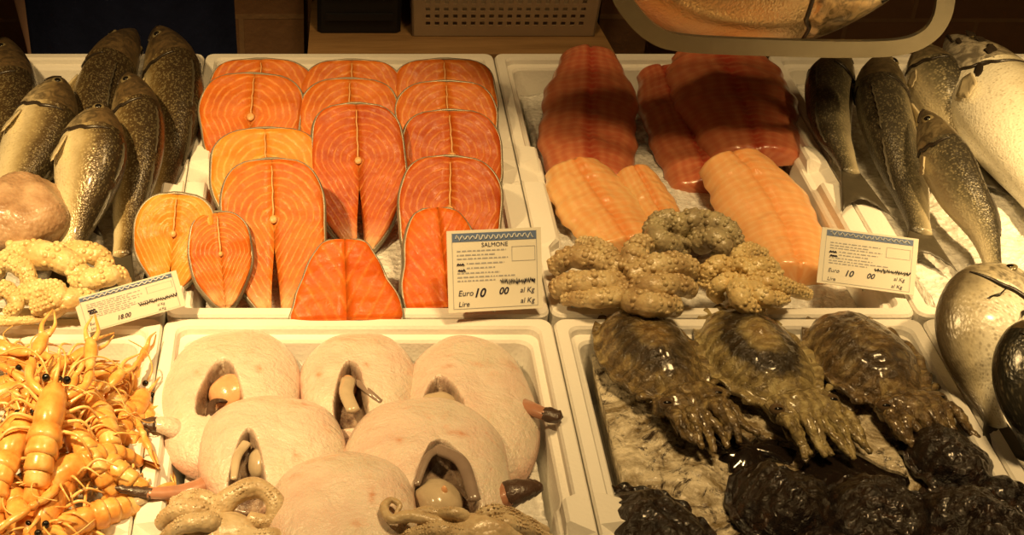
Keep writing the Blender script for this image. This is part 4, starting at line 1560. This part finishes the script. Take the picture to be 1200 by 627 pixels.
# ------------------------------------------------------------------ langoustines
def make_langoustine():
    """built along +x (head at +x), belly at z = 0, about 0.15 m with claws"""
    root = empty('langoustine', (0, 0, 0), 'langoustine', 'langoustine', 'langoustines in the heap')
    # carapace
    V, F = [], []
    n, seg = 16, 16
    tab = [(0, .70), (.15, .95), (.5, 1.0), (.75, .80), (.92, .45), (1, .12)]
    for i in range(n):
        u = i / (n - 1)
        x = -.002 + .046 * u
        r = .0125 * smooth1(tab, u)
        for j in range(seg):
            a = 2 * math.pi * j / seg
            groove = 1 - .08 * math.exp(-((u - .55) / .05) ** 2)
            V.append(Vector((x, r * math.cos(a) * .88 * groove, .0125 + .002 * u + r * math.sin(a) * groove + (.0018 * u if math.sin(a) > .95 else 0))))
    for i in range(n - 1):
        for j in range(seg):
            a, b = i * seg + j, i * seg + (j + 1) % seg
            F.append((a, a + seg, b + seg, b))
    F.append(tuple(range(seg))); F.append(tuple((n - 1) * seg + j for j in range(seg - 1, -1, -1)))
    g = Geo(); g.add(V, F)
    g.add(*tube([Vector((.036, 0, .021)), Vector((.048, 0, .024)), Vector((.060, 0, .027))], lambda u: .0026 * (1 - .85 * u), 6))
    g.mk('carapace', 'shell', root)
    # abdomen: six overlapping rings curling down
    g = Geo()
    ang, p = R(4), Vector((0, 0, .0125))
    ends = []
    for k in range(6):
        d = Vector((-math.cos(ang), 0, -math.sin(ang)))
        up = Vector((-math.sin(ang), 0, math.cos(ang)))
        ln, r0 = .0105, .0122 * (1 - .085 * k)
        nn, sg = 5, 16
        V, F = [], []
        for i in range(nn):
            u = i / (nn - 1)
            r = r0 * (.93 + .13 * u - (.10 if i == nn - 1 else 0))
            for j in range(sg):
                a = 2 * math.pi * j / sg
                pl = 1.12 if math.sin(a) < -.2 else 1.0
                V.append(p + d * (ln * (u * 1.18 - .1)) + Vector((0, 1, 0)) * (r * math.cos(a) * pl) + up * (r * math.sin(a) * (.9 if math.sin(a) > 0 else .65)))
        for i in range(nn - 1):
            for j in range(sg):
                a, b = i * sg + j, i * sg + (j + 1) % sg
                F.append((a, b, b + sg, a + sg))
        F.append(tuple(range(sg - 1, -1, -1))); F.append(tuple((nn - 1) * sg + j for j in range(sg)))
        g.add(V, F)
        p = p + d * ln
        ang += R(11)
        ends.append((p.copy(), d.copy(), up.copy()))
    g.mk('abdomen', 'shell', root)
    # swimmerets
    g = Geo()
    for k in range(5):
        q, d, up = ends[k]
        for sy in (-1, 1):
            a = q + Vector((0, sy * .008, 0)) - up * .006
            g.add(*tube([a, a - up * .006 + Vector((0, sy * .003, 0)), a - up * .010 + d * .004], lambda u: .0016 * (1 - .5 * u), 5, .5))
    g.mk('swimmerets', 'shell_pale', root)
    # tail fan
    q, d, up = ends[-1]
    tf = Geo()
    for k in range(5):
        a = (k - 2) * R(30)
        dd = d * math.cos(a) + Vector((0, 1, 0)) * math.sin(a)
        sd = up.cross(dd).normalized()
        L = .020 if k == 2 else .022
        V, F = [], []
        m_ = 8
        for sgn in (1, -1):
            for i in range(m_):
                u = i / (m_ - 1)
                w = .0055 * math.sin(math.pi * (.12 + .72 * u)) ** .7
                for s_ in (-1, -.5, 0, .5, 1):
                    V.append(q - d * .002 + dd * (L * u) + sd * (w * s_) + up * (sgn * .0009 + .0007 * (1 - s_ * s_) + .0004 * k))
        for i in range(m_ - 1):
            for j in range(4):
                b = i * 5 + j
                F.append((b, b + 1, b + 6, b + 5)); o = m_ * 5
                F.append((o + b, o + b + 5, o + b + 6, o + b + 1))
        tf.add(V, F)
    tf.mk('tail_fan', 'shell', root)
    for sy in (-1, 1):
        # claw: long arm and slender pincer
        g = Geo()
        a0 = Vector((.034, sy * .008, .010))
        pts = [a0, Vector((.046, sy * .020, .011)), Vector((.062, sy * .021, .012)), Vector((.070, sy * .020, .012))]
        g.add(*tube(spline(pts, 14), lambda u: .0030 + .0012 * math.sin(u * 9) ** 2, 8))
        pal = [Vector((.070, sy * .020, .012)), Vector((.080, sy * .019, .012)), Vector((.092, sy * .017, .012))]
        g.add(*tube(spline(pal, 10), lambda u: .0034 + .0022 * math.sin(math.pi * u) , 8, .7))
        g.add(*tube(spline([Vector((.091, sy * .0195, .012)), Vector((.102, sy * .021, .012)), Vector((.118, sy * .016, .012))], 10), lambda u: .0026 * (1 - .75 * u), 7))
        w = g.mk('claw', 'shell', root)
        g = Geo()
        g.add(*tube(spline([Vector((.091, sy * .0145, .012)), Vector((.102, sy * .0115, .012)), Vector((.116, sy * .0145, .012))], 10), lambda u: .0024 * (1 - .75 * u), 7))
        g.mk('pincer_finger', 'shell_pale', w)
        for k in range(4):
            g = Geo()
            x = .028 - .008 * k
            pts = [Vector((x, sy * .009, .008)), Vector((x + .010 - .006 * k, sy * .024, .014)), Vector((x + .014 - .010 * k, sy * .034, .002))]
            g.add(*tube(spline(pts, 10), lambda u: .0017 * (1 - .6 * u), 6))
            g.mk('leg', 'shell_pale', root)
        g = Geo()
        pts = [Vector((.042, sy * .005, .017)), Vector((.055, sy * .014, .026)), Vector((.066, sy * .030, .022)), Vector((.060, sy * .050, .014))]
        g.add(*tube(spline(pts, 18), lambda u: .0011 * (1 - .6 * u), 5))
        g.mk('antenna', 'shell_pale', root)
        mk('eye', *ball((.042, sy * .0075, .0195), .0032, .0032, .0034, 10, 8), 'pupil', root)
    return root


LAN = [  # px, py, z, yaw, pitch, roll, size, label
    (15, 420, 1.00, 160, 0, 10, 1.05, 'langoustine at the back of the heap, under the tray rim at the photo edge'),
    (80, 428, 1.00, 172, 5, -15, 1.05, 'langoustine at the back of the heap with its tail towards the ray tray'),
    (130, 440, .995, 200, 0, 20, .9, 'small langoustine at the back corner of the heap'),
    (35, 455, 1.015, 200, 5, 30, 1.05, 'langoustine second row, head towards the photo edge'),
    (98, 452, 1.02, 150, 8, -20, 1.1, 'langoustine with long claws lying across the back of the heap'),
    (138, 480, 1.01, 80, 0, 70, .95, 'langoustine curled on its side against the white rim'),
    (110, 485, 1.03, 120, 10, 20, 1.05, 'langoustine with pale spiny legs in the middle of the heap'),
    (30, 490, 1.04, 55, 0, 15, 1.12, 'bright orange langoustine lying aslant above the upright one'),
    (52, 505, 1.055, 88, -8, 8, 1.22, 'big langoustine with its ringed tail pointing straight to the front'),
    (120, 530, 1.02, 135, 5, -30, 1.05, 'langoustine with tail fan close to the dark ray fin'),
    (100, 545, 1.03, -130, 0, 30, 1.0, 'langoustine in front of the spiny one, claws towards the front'),
    (15, 540, 1.04, 75, -5, -20, 1.15, 'langoustine beside the big one, half cut by the photo edge'),
    (70, 580, 1.02, -100, 0, 10, 1.05, 'langoustine at the front of the heap, claws towards the viewer'),
    (25, 590, 1.02, -60, 5, 25, 1.05, 'langoustine in the front corner at the photo edge'),
    (106, 600, 1.012, -150, 0, -25, 1.0, 'reddish langoustine at the front beside the foam block'),
    (60, 620, 1.00, 170, 0, 15, 1.05, 'langoustine lowest in the photo, lying crosswise'),
    (-10, 470, 1.02, 20, 0, 0, 1.05, 'langoustine mostly outside the photo, middle of the edge'),
    (75, 480, 1.02, 140, 0, 50, 1.0, 'langoustine half hidden between the big one and the spiny one'),
    (150, 470, 1.0, -70, 0, -60, .9, 'smooth orange langoustine tail nearest the foam rim'),
    (92, 512, 1.035, 125, 0, -10, 1.0, 'langoustine right beside the big ringed tail'),
    (138, 512, 1.0, 165, 0, 20, .85, 'langoustine with its tail fan at the foam rim, below the smooth tail'),
    (0, 620, 1.0, 100, 0, 0, 1.0, 'langoustine at the front photo corner'),
]
proto = make_langoustine()
for k, (px, py, z, yw, pt_, rl, sc, lab) in enumerate(LAN):
    o = proto if k == 0 else copy_tree(proto)
    p = U(px, py, z)
    o.location = (p.x, p.y, z - .012)
    o.rotation_euler = (R(rl), R(pt_), R(yw))
    o.scale = (sc, sc, sc)
    o['label'] = lab


# ------------------------------------------------------------------ price cards
def text_mesh(body, size, shear=0, bold=0):
    cu = bpy.data.curves.new('lettering', 'FONT')
    cu.body = body
    cu.size = size
    cu.shear = shear
    cu.extrude = .0001
    cu.offset = bold
    cu.resolution_u = 3
    ob = bpy.data.objects.new('lettering', cu)
    COL.objects.link(ob)
    bpy.context.view_layer.update()
    me = bpy.data.meshes.new_from_object(ob.evaluated_get(bpy.context.evaluated_depsgraph_get()))
    bpy.data.objects.remove(ob)
    V = [v.co.copy() for v in me.vertices]
    F = [tuple(p.vertices) for p in me.polygons]
    bpy.data.meshes.remove(me)
    return V, F


def price_card(label, bl, br, tl, zb, zt, lines, seed=0, flip=False):
    BL, BR, TLp = U(*bl, zb[0]), U(*br, zb[1]), U(*tl, zt)
    ux = (BR - BL)
    W = ux.length
    ux.normalize()
    uy = TLp - BL
    uy = uy - ux * uy.dot(ux)
    H = uy.length
    uy.normalize()
    uz = ux.cross(uy)
    print('CARD', label, round(W, 3), round(H, 3), uz)
    root = empty('price_card', BL, label, 'price card', None)

    def P(x, y, z=0):
        return BL + ux * (x * W) + uy * (y * H) + uz * z
    th = .0016
    V = [P(0, 0, -th), P(1, 0, -th), P(1, 1, -th), P(0, 1, -th), P(0, 0), P(1, 0), P(1, 1), P(0, 1)]
    mk('card', V, [(3, 2, 1, 0), (4, 5, 6, 7), (0, 1, 5, 4), (1, 2, 6, 5), (2, 3, 7, 6), (3, 0, 4, 7)], 'card', root, smooth=False)

    def rect(g, x0, y0, x1, y1, z=.0003):
        g.add([P(x0, y0, z), P(x1, y0, z), P(x1, y1, z), P(x0, y1, z)], [(0, 1, 2, 3)])
    rr = random.Random(seed)
    g = Geo(); rect(g, .055, .86, .945, .965); g.mk('header_band', 'card_blue', root, smooth=False)
    # wavy pale strokes of the header lettering
    g = Geo()
    pts = [P(.09 + .82 * k / 60,   .912 + .026 * math.sin(k * 1.55) + .010 * rr.uniform(-1, 1), .0006) for k in range(61)]
    g.add(*tube(pts, lambda u: .0007, 4))
    g.mk('header_lettering', 'print_pale', root, smooth=False)
    g = Geo()
    for x0, y0, x1, y1 in ((.05, .04, .055, .97), (.945, .04, .95, .97), (.05, .04, .95, .046), (.68, .60, .685, .78), (.68, .775, .93, .78), (.68, .60, .93, .605), (.925, .60, .93, .78)):
        rect(g, x0, y0, x1, y1, .0004)
    for y, x0, x1 in ((.74, .1, .62), (.69, .1, .5), (.645, .1, .64), (.585, .2, .6), (.53, .2, .5), (.47, .1, .55), (.42, .1, .72), (.375, .1, .5)):
        x = x0
        while x < x1:
            w = rr.uniform(.015, .06)
            rect(g, x, y, min(x + w, x1), y + .016, .0004)
            x += w + .012
    g.mk('small_print', 'print_grey', root, smooth=False)
    for (txt, x, y, size, mat, sh, bold, nm) in lines:
        if txt is None:                                      # an illegible scrawl, sh wide
            g = Geo()
            pts = [P(x + sh * k / 34 + .006 * rr.uniform(-1, 1), y + size * (.5 + .5 * (-1) ** k * rr.uniform(.35, 1)), .0007) for k in range(35)]
            g.add(*tube(pts, lambda u: .0007, 4))
            g.mk(nm, mat, root, smooth=False)
            continue
        V, F = text_mesh(txt, 1.0, sh, bold)
        s = size * H
        V = [BL + ux * (x * W + v.x * s) + uy * (y * H + v.y * s) + uz * (.0005 + v.z * .2) for v in V]
        mk(nm, V, F, mat, root, smooth=False)
    g = Geo()
    for x, y in ((.10, .575), (.11, .505)):
        pts = [P(x + .012 * k, y + .018 * (k % 2) + .006 * rr.uniform(-1, 1), .0006) for k in range(7)]
        g.add(*tube(pts, lambda u: .0008, 4))
    g.mk('pen_marks', 'marker', root, smooth=False)
    # prop behind the card
    g = Geo()
    a = P(.5, .35, -.0026)
    g.add(*tube([P(.5, .75, -.003), P(.5, .2, -.003), P(.5, -.02, -.006)], lambda u: .0014, 6))
    g.mk('holder_wire', 'steel', root)
    return root


price_card('salmon price card reading Euro 10.00, standing between salmon and rays', (526, 367), (636, 361), (500, 272), (1.016, 1.010), 1.088, [
    ('SALMONE', .36, .79, .075, 'print_dark', 0, 0, 'title'),
    ('Euro', .10, .20, .10, 'print_dark', .2, 0, 'lettering'), ('10', .26, .18, .15, 'marker', .3, .02, 'handwriting'), ('00', .53, .20, .12, 'marker', .3, .02, 'handwriting'),
    ('al Kg', .76, .21, .09, 'print_dark', .2, 0, 'lettering'), ('Lire', .10, .07, .09, 'print_dark', .2, 0, 'lettering'), ('al Kg', .76, .08, .09, 'print_dark', .2, 0, 'lettering'),
    (None, .56, .315, .075, 'marker', .36, 0, 'handwriting')], 1)
price_card('price card reading Euro 10 00, leaning between the orange fillet and grey bass', (957, 331), (1071, 346), (940, 263), (1.008, 1.006), 1.050, [
    ('Euro', .10, .22, .10, 'print_dark', .2, 0, 'lettering'), ('10', .27, .18, .15, 'marker', .3, .02, 'handwriting'), ('00', .50, .19, .13, 'marker', .3, .02, 'handwriting'), ('al Kg', .78, .21, .09, 'print_dark', .2, 0, 'lettering'),
    ('Lire', .10, .07, .09, 'print_dark', .2, 0, 'lettering'), ('al Kg', .76, .08, .09, 'print_dark', .2, 0, 'lettering'), (None, .58, .315, .075, 'marker', .36, 0, 'handwriting')], 2)
price_card('tilted price card reading 18.00 under the pale octopus', (98, 392), (218, 358), (106, 345), (1.004, 1.022), 1.040, [
    ('18.00', .34, .13, .17, 'marker', .4, .012, 'handwriting'), ('al Kg', .74, .20, .10, 'print_dark', .2, 0, 'lettering'), ('al Kg', .74, .07, .10, 'print_dark', .2, 0, 'lettering'),
    ('Euro', .08, .18, .11, 'print_dark', .2, 0, 'lettering'), ('Lire', .08, .06, .10, 'print_dark', .2, 0, 'lettering'), (None, .58, .33, .085, 'marker', .36, 0, 'handwriting')], 3)


# ------------------------------------------------------------------ behind the trays
def basket():
    y0, z0, z1 = 1.812, .996, 1.13 + .09
    root = empty('plastic_basket', (.24, 1.95, z0), 'beige plastic basket with rows of square holes on the bench', 'basket')
    xl, xr, yb = .124, .380, 2.04
    fl_ = .012
    def cor(u):
        e = fl_ * u
        return [(xl - e, y0 - e * .7), (xr + e, y0 - e * .7), (xr + e, yb + e), (xl - e, yb + e)]
    V, F = [], []
    def wall(k, nx, nz, name):
        g = Geo()
        V, F = [], []
        th = .0025
        for layer in (0, 1):
            for j in range(nz + 1):
                u = j / nz
                cs = cor(u)
                a, b = Vector((*cs[k], 0)), Vector((*cs[(k + 1) % 4], 0))
                inn = (b - a).normalized()
                inn = Vector((-inn.y, inn.x, 0)) * (th * layer)
                for i in range(nx + 1):
                    p = a.lerp(b, i / nx) + inn
                    p.z = z0 + (z1 - z0) * u
                    V.append(p)
        o = (nx + 1) * (nz + 1)
        solid = lambda i, j: not (0 <= i < nx and 0 <= j < nz) or not (i % 2 == 1 and j % 2 == 1 and 1 < i < nx - 2 and 1 < j < nz - 3)
        for j in range(nz):
            for i in range(nx):
                if not solid(i, j):
                    continue
                a = j * (nx + 1) + i
                q = (a, a + 1, a + nx + 2, a + nx + 1)
                F.append(q); F.append(tuple(o + x for x in reversed(q)))
                for (di, dj, e0, e1) in ((0, -1, a, a + 1), (1, 0, a + 1, a + nx + 2), (0, 1, a + nx + 2, a + nx + 1), (-1, 0, a + nx + 1, a)):
                    ni, nj = i + di, j + dj
                    if not (0 <= ni < nx and 0 <= nj < nz) or not solid(ni, nj):
                        F.append((e0, o + e0, o + e1, e1))
        mk(name, V, F, 'basket_plastic', root, smooth=False)
    for k, nx in enumerate((41, 35, 41, 35)):
        wall(k, nx, 41, 'side_panel')
    mk('basket_floor', *box(xl, xr, y0, yb, z0, z0 + .003), 'basket_plastic', root, smooth=False)
    g = Geo()
    cs = [Vector((x, y, z1)) for x, y in cor(1)]
    for k in range(4):
        g.add(*tube([cs[k], cs[k].lerp(cs[(k + 1) % 4], .5), cs[(k + 1) % 4]], lambda u: .005, 8))
    g.mk('rim', 'basket_plastic', root)


basket()

# black box added to make the dark gap beside the basket
g = Geo()
cx0, cx1, cy0, cy1, cz0, cz1 = -.010, .108, 1.822, 2.10, .996, 1.16
g.add(*bbox_bevel(cx0, cx1, cy0, cy1, cz0, cz1, .006))
g.add(*bbox_bevel(cx0 - .006, cx1 + .004, cy0 - .006, cy1 + .006, cz1 - .018, cz1 + .004, .004))
for k in range(4):
    g.add(*box(cx0 + .012, cx1 - .012, cy0 - .004, cy0 + .001, cz0 + .02 + k * .035, cz0 + .03 + k * .035))
o = g.mk('dark_gap_box', 'gap_black', smooth=False)
tag(o, 'black box added to make the dark gap beside the beige basket', 'dark box')

# hanging steel cradle with a big fish lying in it
cy, czz = 1.50, 1.185
pl, pr_ = U(742, 0, 1.19), U(1105, 0, 1.19)
CY = U(900, 58, 1.155).y
A0 = U(728, 6, 1.20); A0.y = CY
pts = []
for px, py in ((712, -60), (724, -14), (738, 12), (764, 38), (800, 50), (900, 55), (1000, 57), (1056, 54), (1086, 42), (1102, 22), (1108, -6), (1110, -60)):
    # intersect with the vertical plane y = CY
    a, b = (px - PX0) / FPX, -(py - PY0) / FPX
    d = Vector((a, cp + b * sp, -sp + b * cp))
    pts.append(CAM + d * (CY / d.y))
P = spline(pts, 70)
hk = empty('hanging_cradle', P[35], 'curved flat steel cradle hanging over the fillets, holding a big fish', 'scale')
V, F = [], []
T = [(P[min(i + 1, 69)] - P[max(i - 1, 0)]).normalized() for i in range(70)]
wd = .026
for i, p in enumerate(P):
    nrm = Vector((0, -1, 0)).cross(T[i]).normalized()
    for dy, dn in ((-.003, -.010), (.003, -.010), (.003, .010), (-.003, .010)):
        V.append(p + Vector((0, dy, 0)) + nrm * dn + Vector((0, 0, 0)))
for i in range(69):
    for j in range(4):
        a, b = i * 4 + j, i * 4 + (j + 1) % 4
        F.append((a, b, b + 4, a + 4))
F.append((3, 2, 1, 0)); F.append((276, 277, 278, 279))
mk('cradle_band', V, F, 'steel', hk, smooth=False)
# upper arch and hook rod
tl_, tr_ = P[0], P[-1]
mid = Vector(((tl_.x + tr_.x) / 2, CY, 1.72))
g = Geo()
g.add(*tube(spline([tl_, tl_.lerp(mid, .6) + Vector((-.05, 0, .08)), mid, tr_.lerp(mid, .6) + Vector((.05, 0, .08)), tr_], 40), lambda u: .006, 8))
g.mk('hanger_arch', 'steel', hk)
g = Geo()
g.add(*tube([mid, mid + Vector((0, 0, .6)), mid + Vector((0, 0, 1.28))], lambda u: .006, 8))
g.mk('hook_rod', 'steel', hk)
ce = mk('ceiling', *box(-2.6, 3.2, -1.2, 2.6, 3.0, 3.06), 'counter_white', smooth=False); tag(ce, kind='structure')

# the big fish in the cradle
zf = pts[5].z + .052
def at_plane(px, py, y):
    a, b = (px - PX0) / FPX, -(py - PY0) / FPX
    d = Vector((a, cp + b * sp, -sp + b * cp))
    return CAM + d * (y / d.y)
_U = U
def U(px, py, z):                                            # the fish in the cradle is placed on the cradle's plane
    q = at_plane(px, py, CY)
    return q + Vector((0, z, 0))
fish('large_fish', 'large shiny golden-silver fish lying in the steel cradle', 'fish', None,
     [(1098, -6, .07), (1030, -6, .07), (900, -6, .07), (790, -14, .07), (690, -60, .07), (640, -110, .07)], .095, 1, R(80), 'tuna_skin', tail=.09, tailw=.05, eye_r=.012)
U = _U

# ------------------------------------------------------------------ the seller
def skin_body(name, joints, edges, mat, parent, sub=2):
    me = bpy.data.meshes.new(name)
    org = ORG[parent.name] if parent is not None else Vector()
    me.from_pydata([Vector(j[0]) - org for j in joints], edges, [])
    me.materials.append(MAT[mat])
    o = bpy.data.objects.new(name, me)
    COL.objects.link(o)
    if parent is not None:
        o.parent = parent
    ORG[o.name] = org
    md = o.modifiers.new('skin', 'SKIN')
    md.use_smooth_shade = True
    sv = me.skin_vertices[0].data
    for k, j in enumerate(joints):
        sv[k].radius = j[1]
        sv[k].use_root = k == 0
    s = o.modifiers.new('sub', 'SUBSURF')
    s.levels = s.render_levels = sub
    return o


sx, sy = -.262, 2.02
def Q(x, y, z):
    return (sx + x, sy + y, z)
per = empty('person', (sx, sy, 0), 'person in dark navy apron standing behind the sea bass tray', 'person')
J = [(Q(0, 0, .95), (.15, .11)), (Q(0, 0, 1.12), (.135, .10)), (Q(0, .0, 1.30), (.15, .11)), (Q(0, .01, 1.43), (.12, .09)), (Q(0, .01, 1.51), (.055, .055)),
     (Q(0, -.01, 1.58), (.07, .075)), (Q(0, -.015, 1.66), (.078, .095)), (Q(0, -.01, 1.735), (.055, .07)),
     (Q(-.10, 0, .86), (.085, .09)), (Q(-.11, -.01, .48), (.06, .06)), (Q(-.11, .01, .10), (.04, .045)), (Q(-.12, -.12, .035), (.04, .03)),
     (Q(.10, 0, .86), (.085, .09)), (Q(.11, -.01, .48), (.06, .06)), (Q(.11, .01, .10), (.04, .045)), (Q(.12, -.12, .035), (.04, .03)),
     (Q(-.19, .01, 1.42), (.055, .055)), (Q(-.215, .06, 1.15), (.042, .042)), (Q(-.17, -.05, .93), (.030, .030)), (Q(-.16, -.08, .86), (.032, .018)),
     (Q(.19, .01, 1.42), (.055, .055)), (Q(.20, .09, 1.15), (.042, .042)), (Q(.17, .06, .93), (.030, .030)), (Q(.165, .05, .86), (.032, .018))]
E = [(0, 1), (1, 2), (2, 3), (3, 4), (4, 5), (5, 6), (6, 7), (0, 8), (8, 9), (9, 10), (10, 11), (0, 12), (12, 13), (13, 14), (14, 15),
     (3, 16), (16, 17), (17, 18), (18, 19), (3, 20), (20, 21), (21, 22), (22, 23)]
hands = ((19, -1), (23, 1))
for hi, sg in hands:
    b = Vector(J[hi][0])
    for k, (dx, ln) in enumerate(((-.022, .062), (-.008, .07), (.007, .066), (.021, .052))):
        i0 = len(J)
        J += [((b.x + dx, b.y - .012, b.z - .035), .0095), ((b.x + dx * 1.1, b.y - .022, b.z - .035 - ln * .55), .0085), ((b.x + dx * 1.1, b.y - .016, b.z - .035 - ln), .007)]
        J[i0] = (J[i0][0], (.0095, .0095)); J[i0 + 1] = (J[i0 + 1][0], (.0085, .0085)); J[i0 + 2] = (J[i0 + 2][0], (.007, .007))
        E += [(hi, i0), (i0, i0 + 1), (i0 + 1, i0 + 2)]
    i0 = len(J)
    J += [((b.x - sg * .036, b.y - .02, b.z - .01), (.010, .010)), ((b.x - sg * .045, b.y - .035, b.z - .045), (.008, .008))]
    E += [(hi, i0), (i0, i0 + 1)]
body = skin_body('body', J, E, 'skin', per)
# smock over trunk, arms and thighs, trousers, apron
J2 = [(Q(0, .01, .92), (.172, .135)), (Q(0, .01, 1.12), (.162, .13)), (Q(0, .01, 1.30), (.168, .13)), (Q(0, .01, 1.42), (.13, .10)), (Q(0, .01, 1.475), (.085, .08)),
      (Q(-.19, .01, 1.42), (.072, .072)), (Q(-.215, .06, 1.15), (.052, .056)), (Q(-.175, -.03, .99), (.046, .050)),
      (Q(.19, .01, 1.42), (.072, .072)), (Q(.20, .09, 1.15), (.060, .060)), (Q(.175, .065, .99), (.050, .050))]
skin_body('smock', J2, [(0, 1), (1, 2), (2, 3), (3, 4), (3, 5), (5, 6), (6, 7), (3, 8), (8, 9), (9, 10)], 'dark_cloth', per)
J3 = [(Q(0, .01, .93), (.150, .125)), (Q(-.10, 0, .82), (.10, .10)), (Q(-.11, -.01, .48), (.078, .078)), (Q(-.11, .01, .12), (.068, .068)),
      (Q(.10, 0, .82), (.10, .10)), (Q(.11, -.01, .48), (.078, .078)), (Q(.11, .01, .12), (.068, .068))]
skin_body('trousers', J3, [(0, 1), (1, 2), (2, 3), (0, 4), (4, 5), (5, 6)], 'dark_cloth', per)
# apron: a curved skirted sheet with folds
V, F = [], []
nx, nz = 48, 40
for layer in (0, 1):
    for j in range(nz + 1):
        z = .55 + .78 * j / nz
        hw = .17 if z < 1.12 else .17 - .08 * (z - 1.12) / .21
        for i in range(nx + 1):
            q = i / nx * 2 - 1
            fold = .007 * math.sin(q * 15 + z * 3) * max(0, (1.2 - z)) * 1.6
            V.append(Vector(Q(hw * q * 1.05, -.150 + .055 * q * q - .02 * max(0, 1.1 - z) + fold + .003 * layer, z)))
o_ = (nx + 1) * (nz + 1)
for j in range(nz):
    for i in range(nx):
        a = j * (nx + 1) + i
        q = (a, a + 1, a + nx + 2, a + nx + 1)
        F.append(q); F.append(tuple(o_ + x for x in reversed(q)))
ed = list(range(nx + 1)) + [j * (nx + 1) + nx for j in range(1, nz + 1)] + [nz * (nx + 1) + i for i in range(nx - 1, -1, -1)] + [j * (nx + 1) for j in range(nz - 1, 0, -1)]
for k in range(len(ed)):
    a, b = ed[k], ed[(k + 1) % len(ed)]
    F.append((a, o_ + a, o_ + b, b))
mk('apron', V, F, 'navy_cloth', per)
V, F = ball(Q(0, .005, 1.70), .092, .108, .085, 24, 16)
V = [v for v in V]
mk('hair', V, F, 'hair', per)
# face
g = Geo()
g.add(*ball(Q(0, -.108, 1.645), .012, .018, .018, 10, 8))
g.mk('nose', 'skin', per)
for s in (-1, 1):
    mk('eye', *ball(Q(s * .03, -.092, 1.668), .012, .008, .008, 10, 8), 'card', per)
    mk('ear', *ball(Q(s * .082, .0, 1.65), .010, .02, .03, 10, 8), 'skin', per)
mk('mouth', *ball(Q(0, -.095, 1.605), .022, .006, .005, 10, 6), 'tail_flesh', per)


# ------------------------------------------------------------------ light
def spot(loc, aim, power, size=75, blend=.7, rad=.03, col=(1, .655, .27)):
    l = bpy.data.lights.new('lamp', 'SPOT')
    l.energy, l.color, l.spot_size, l.spot_blend, l.shadow_soft_size = power, col, R(size), blend, rad
    o = bpy.data.objects.new('lamp', l)
    COL.objects.link(o)
    o.location = loc
    o.rotation_euler = (Vector(aim) - Vector(loc)).to_track_quat('-Z', 'Y').to_euler()


spot((-.55, .74, 2.10), (-.36, 1.14, 1.0), 108, 60, .9)
spot((1.10, .95, 2.05), (1.02, 1.23, 1.0), 150, 53, .9)
spot((.42, .98, 2.50), (.30, 1.04, 1.0), 72, 64, .9, .14)
spot((.20, 1.25, 2.60), (.20, 2.30, 1.0), 20, 95, .9, .06)  # fill light added to brighten the wall and bench behind, no real lamp
w = bpy.data.worlds.new('world')
w.use_nodes = True
w.node_tree.nodes['Background'].inputs[0].default_value = (1, .62, .30, 1)
w.node_tree.nodes['Background'].inputs[1].default_value = .05
scn.world = w
vs = scn.view_settings
vs.view_transform = 'Standard'
vs.look = 'None'
vs.exposure = 0
vs.gamma = 1
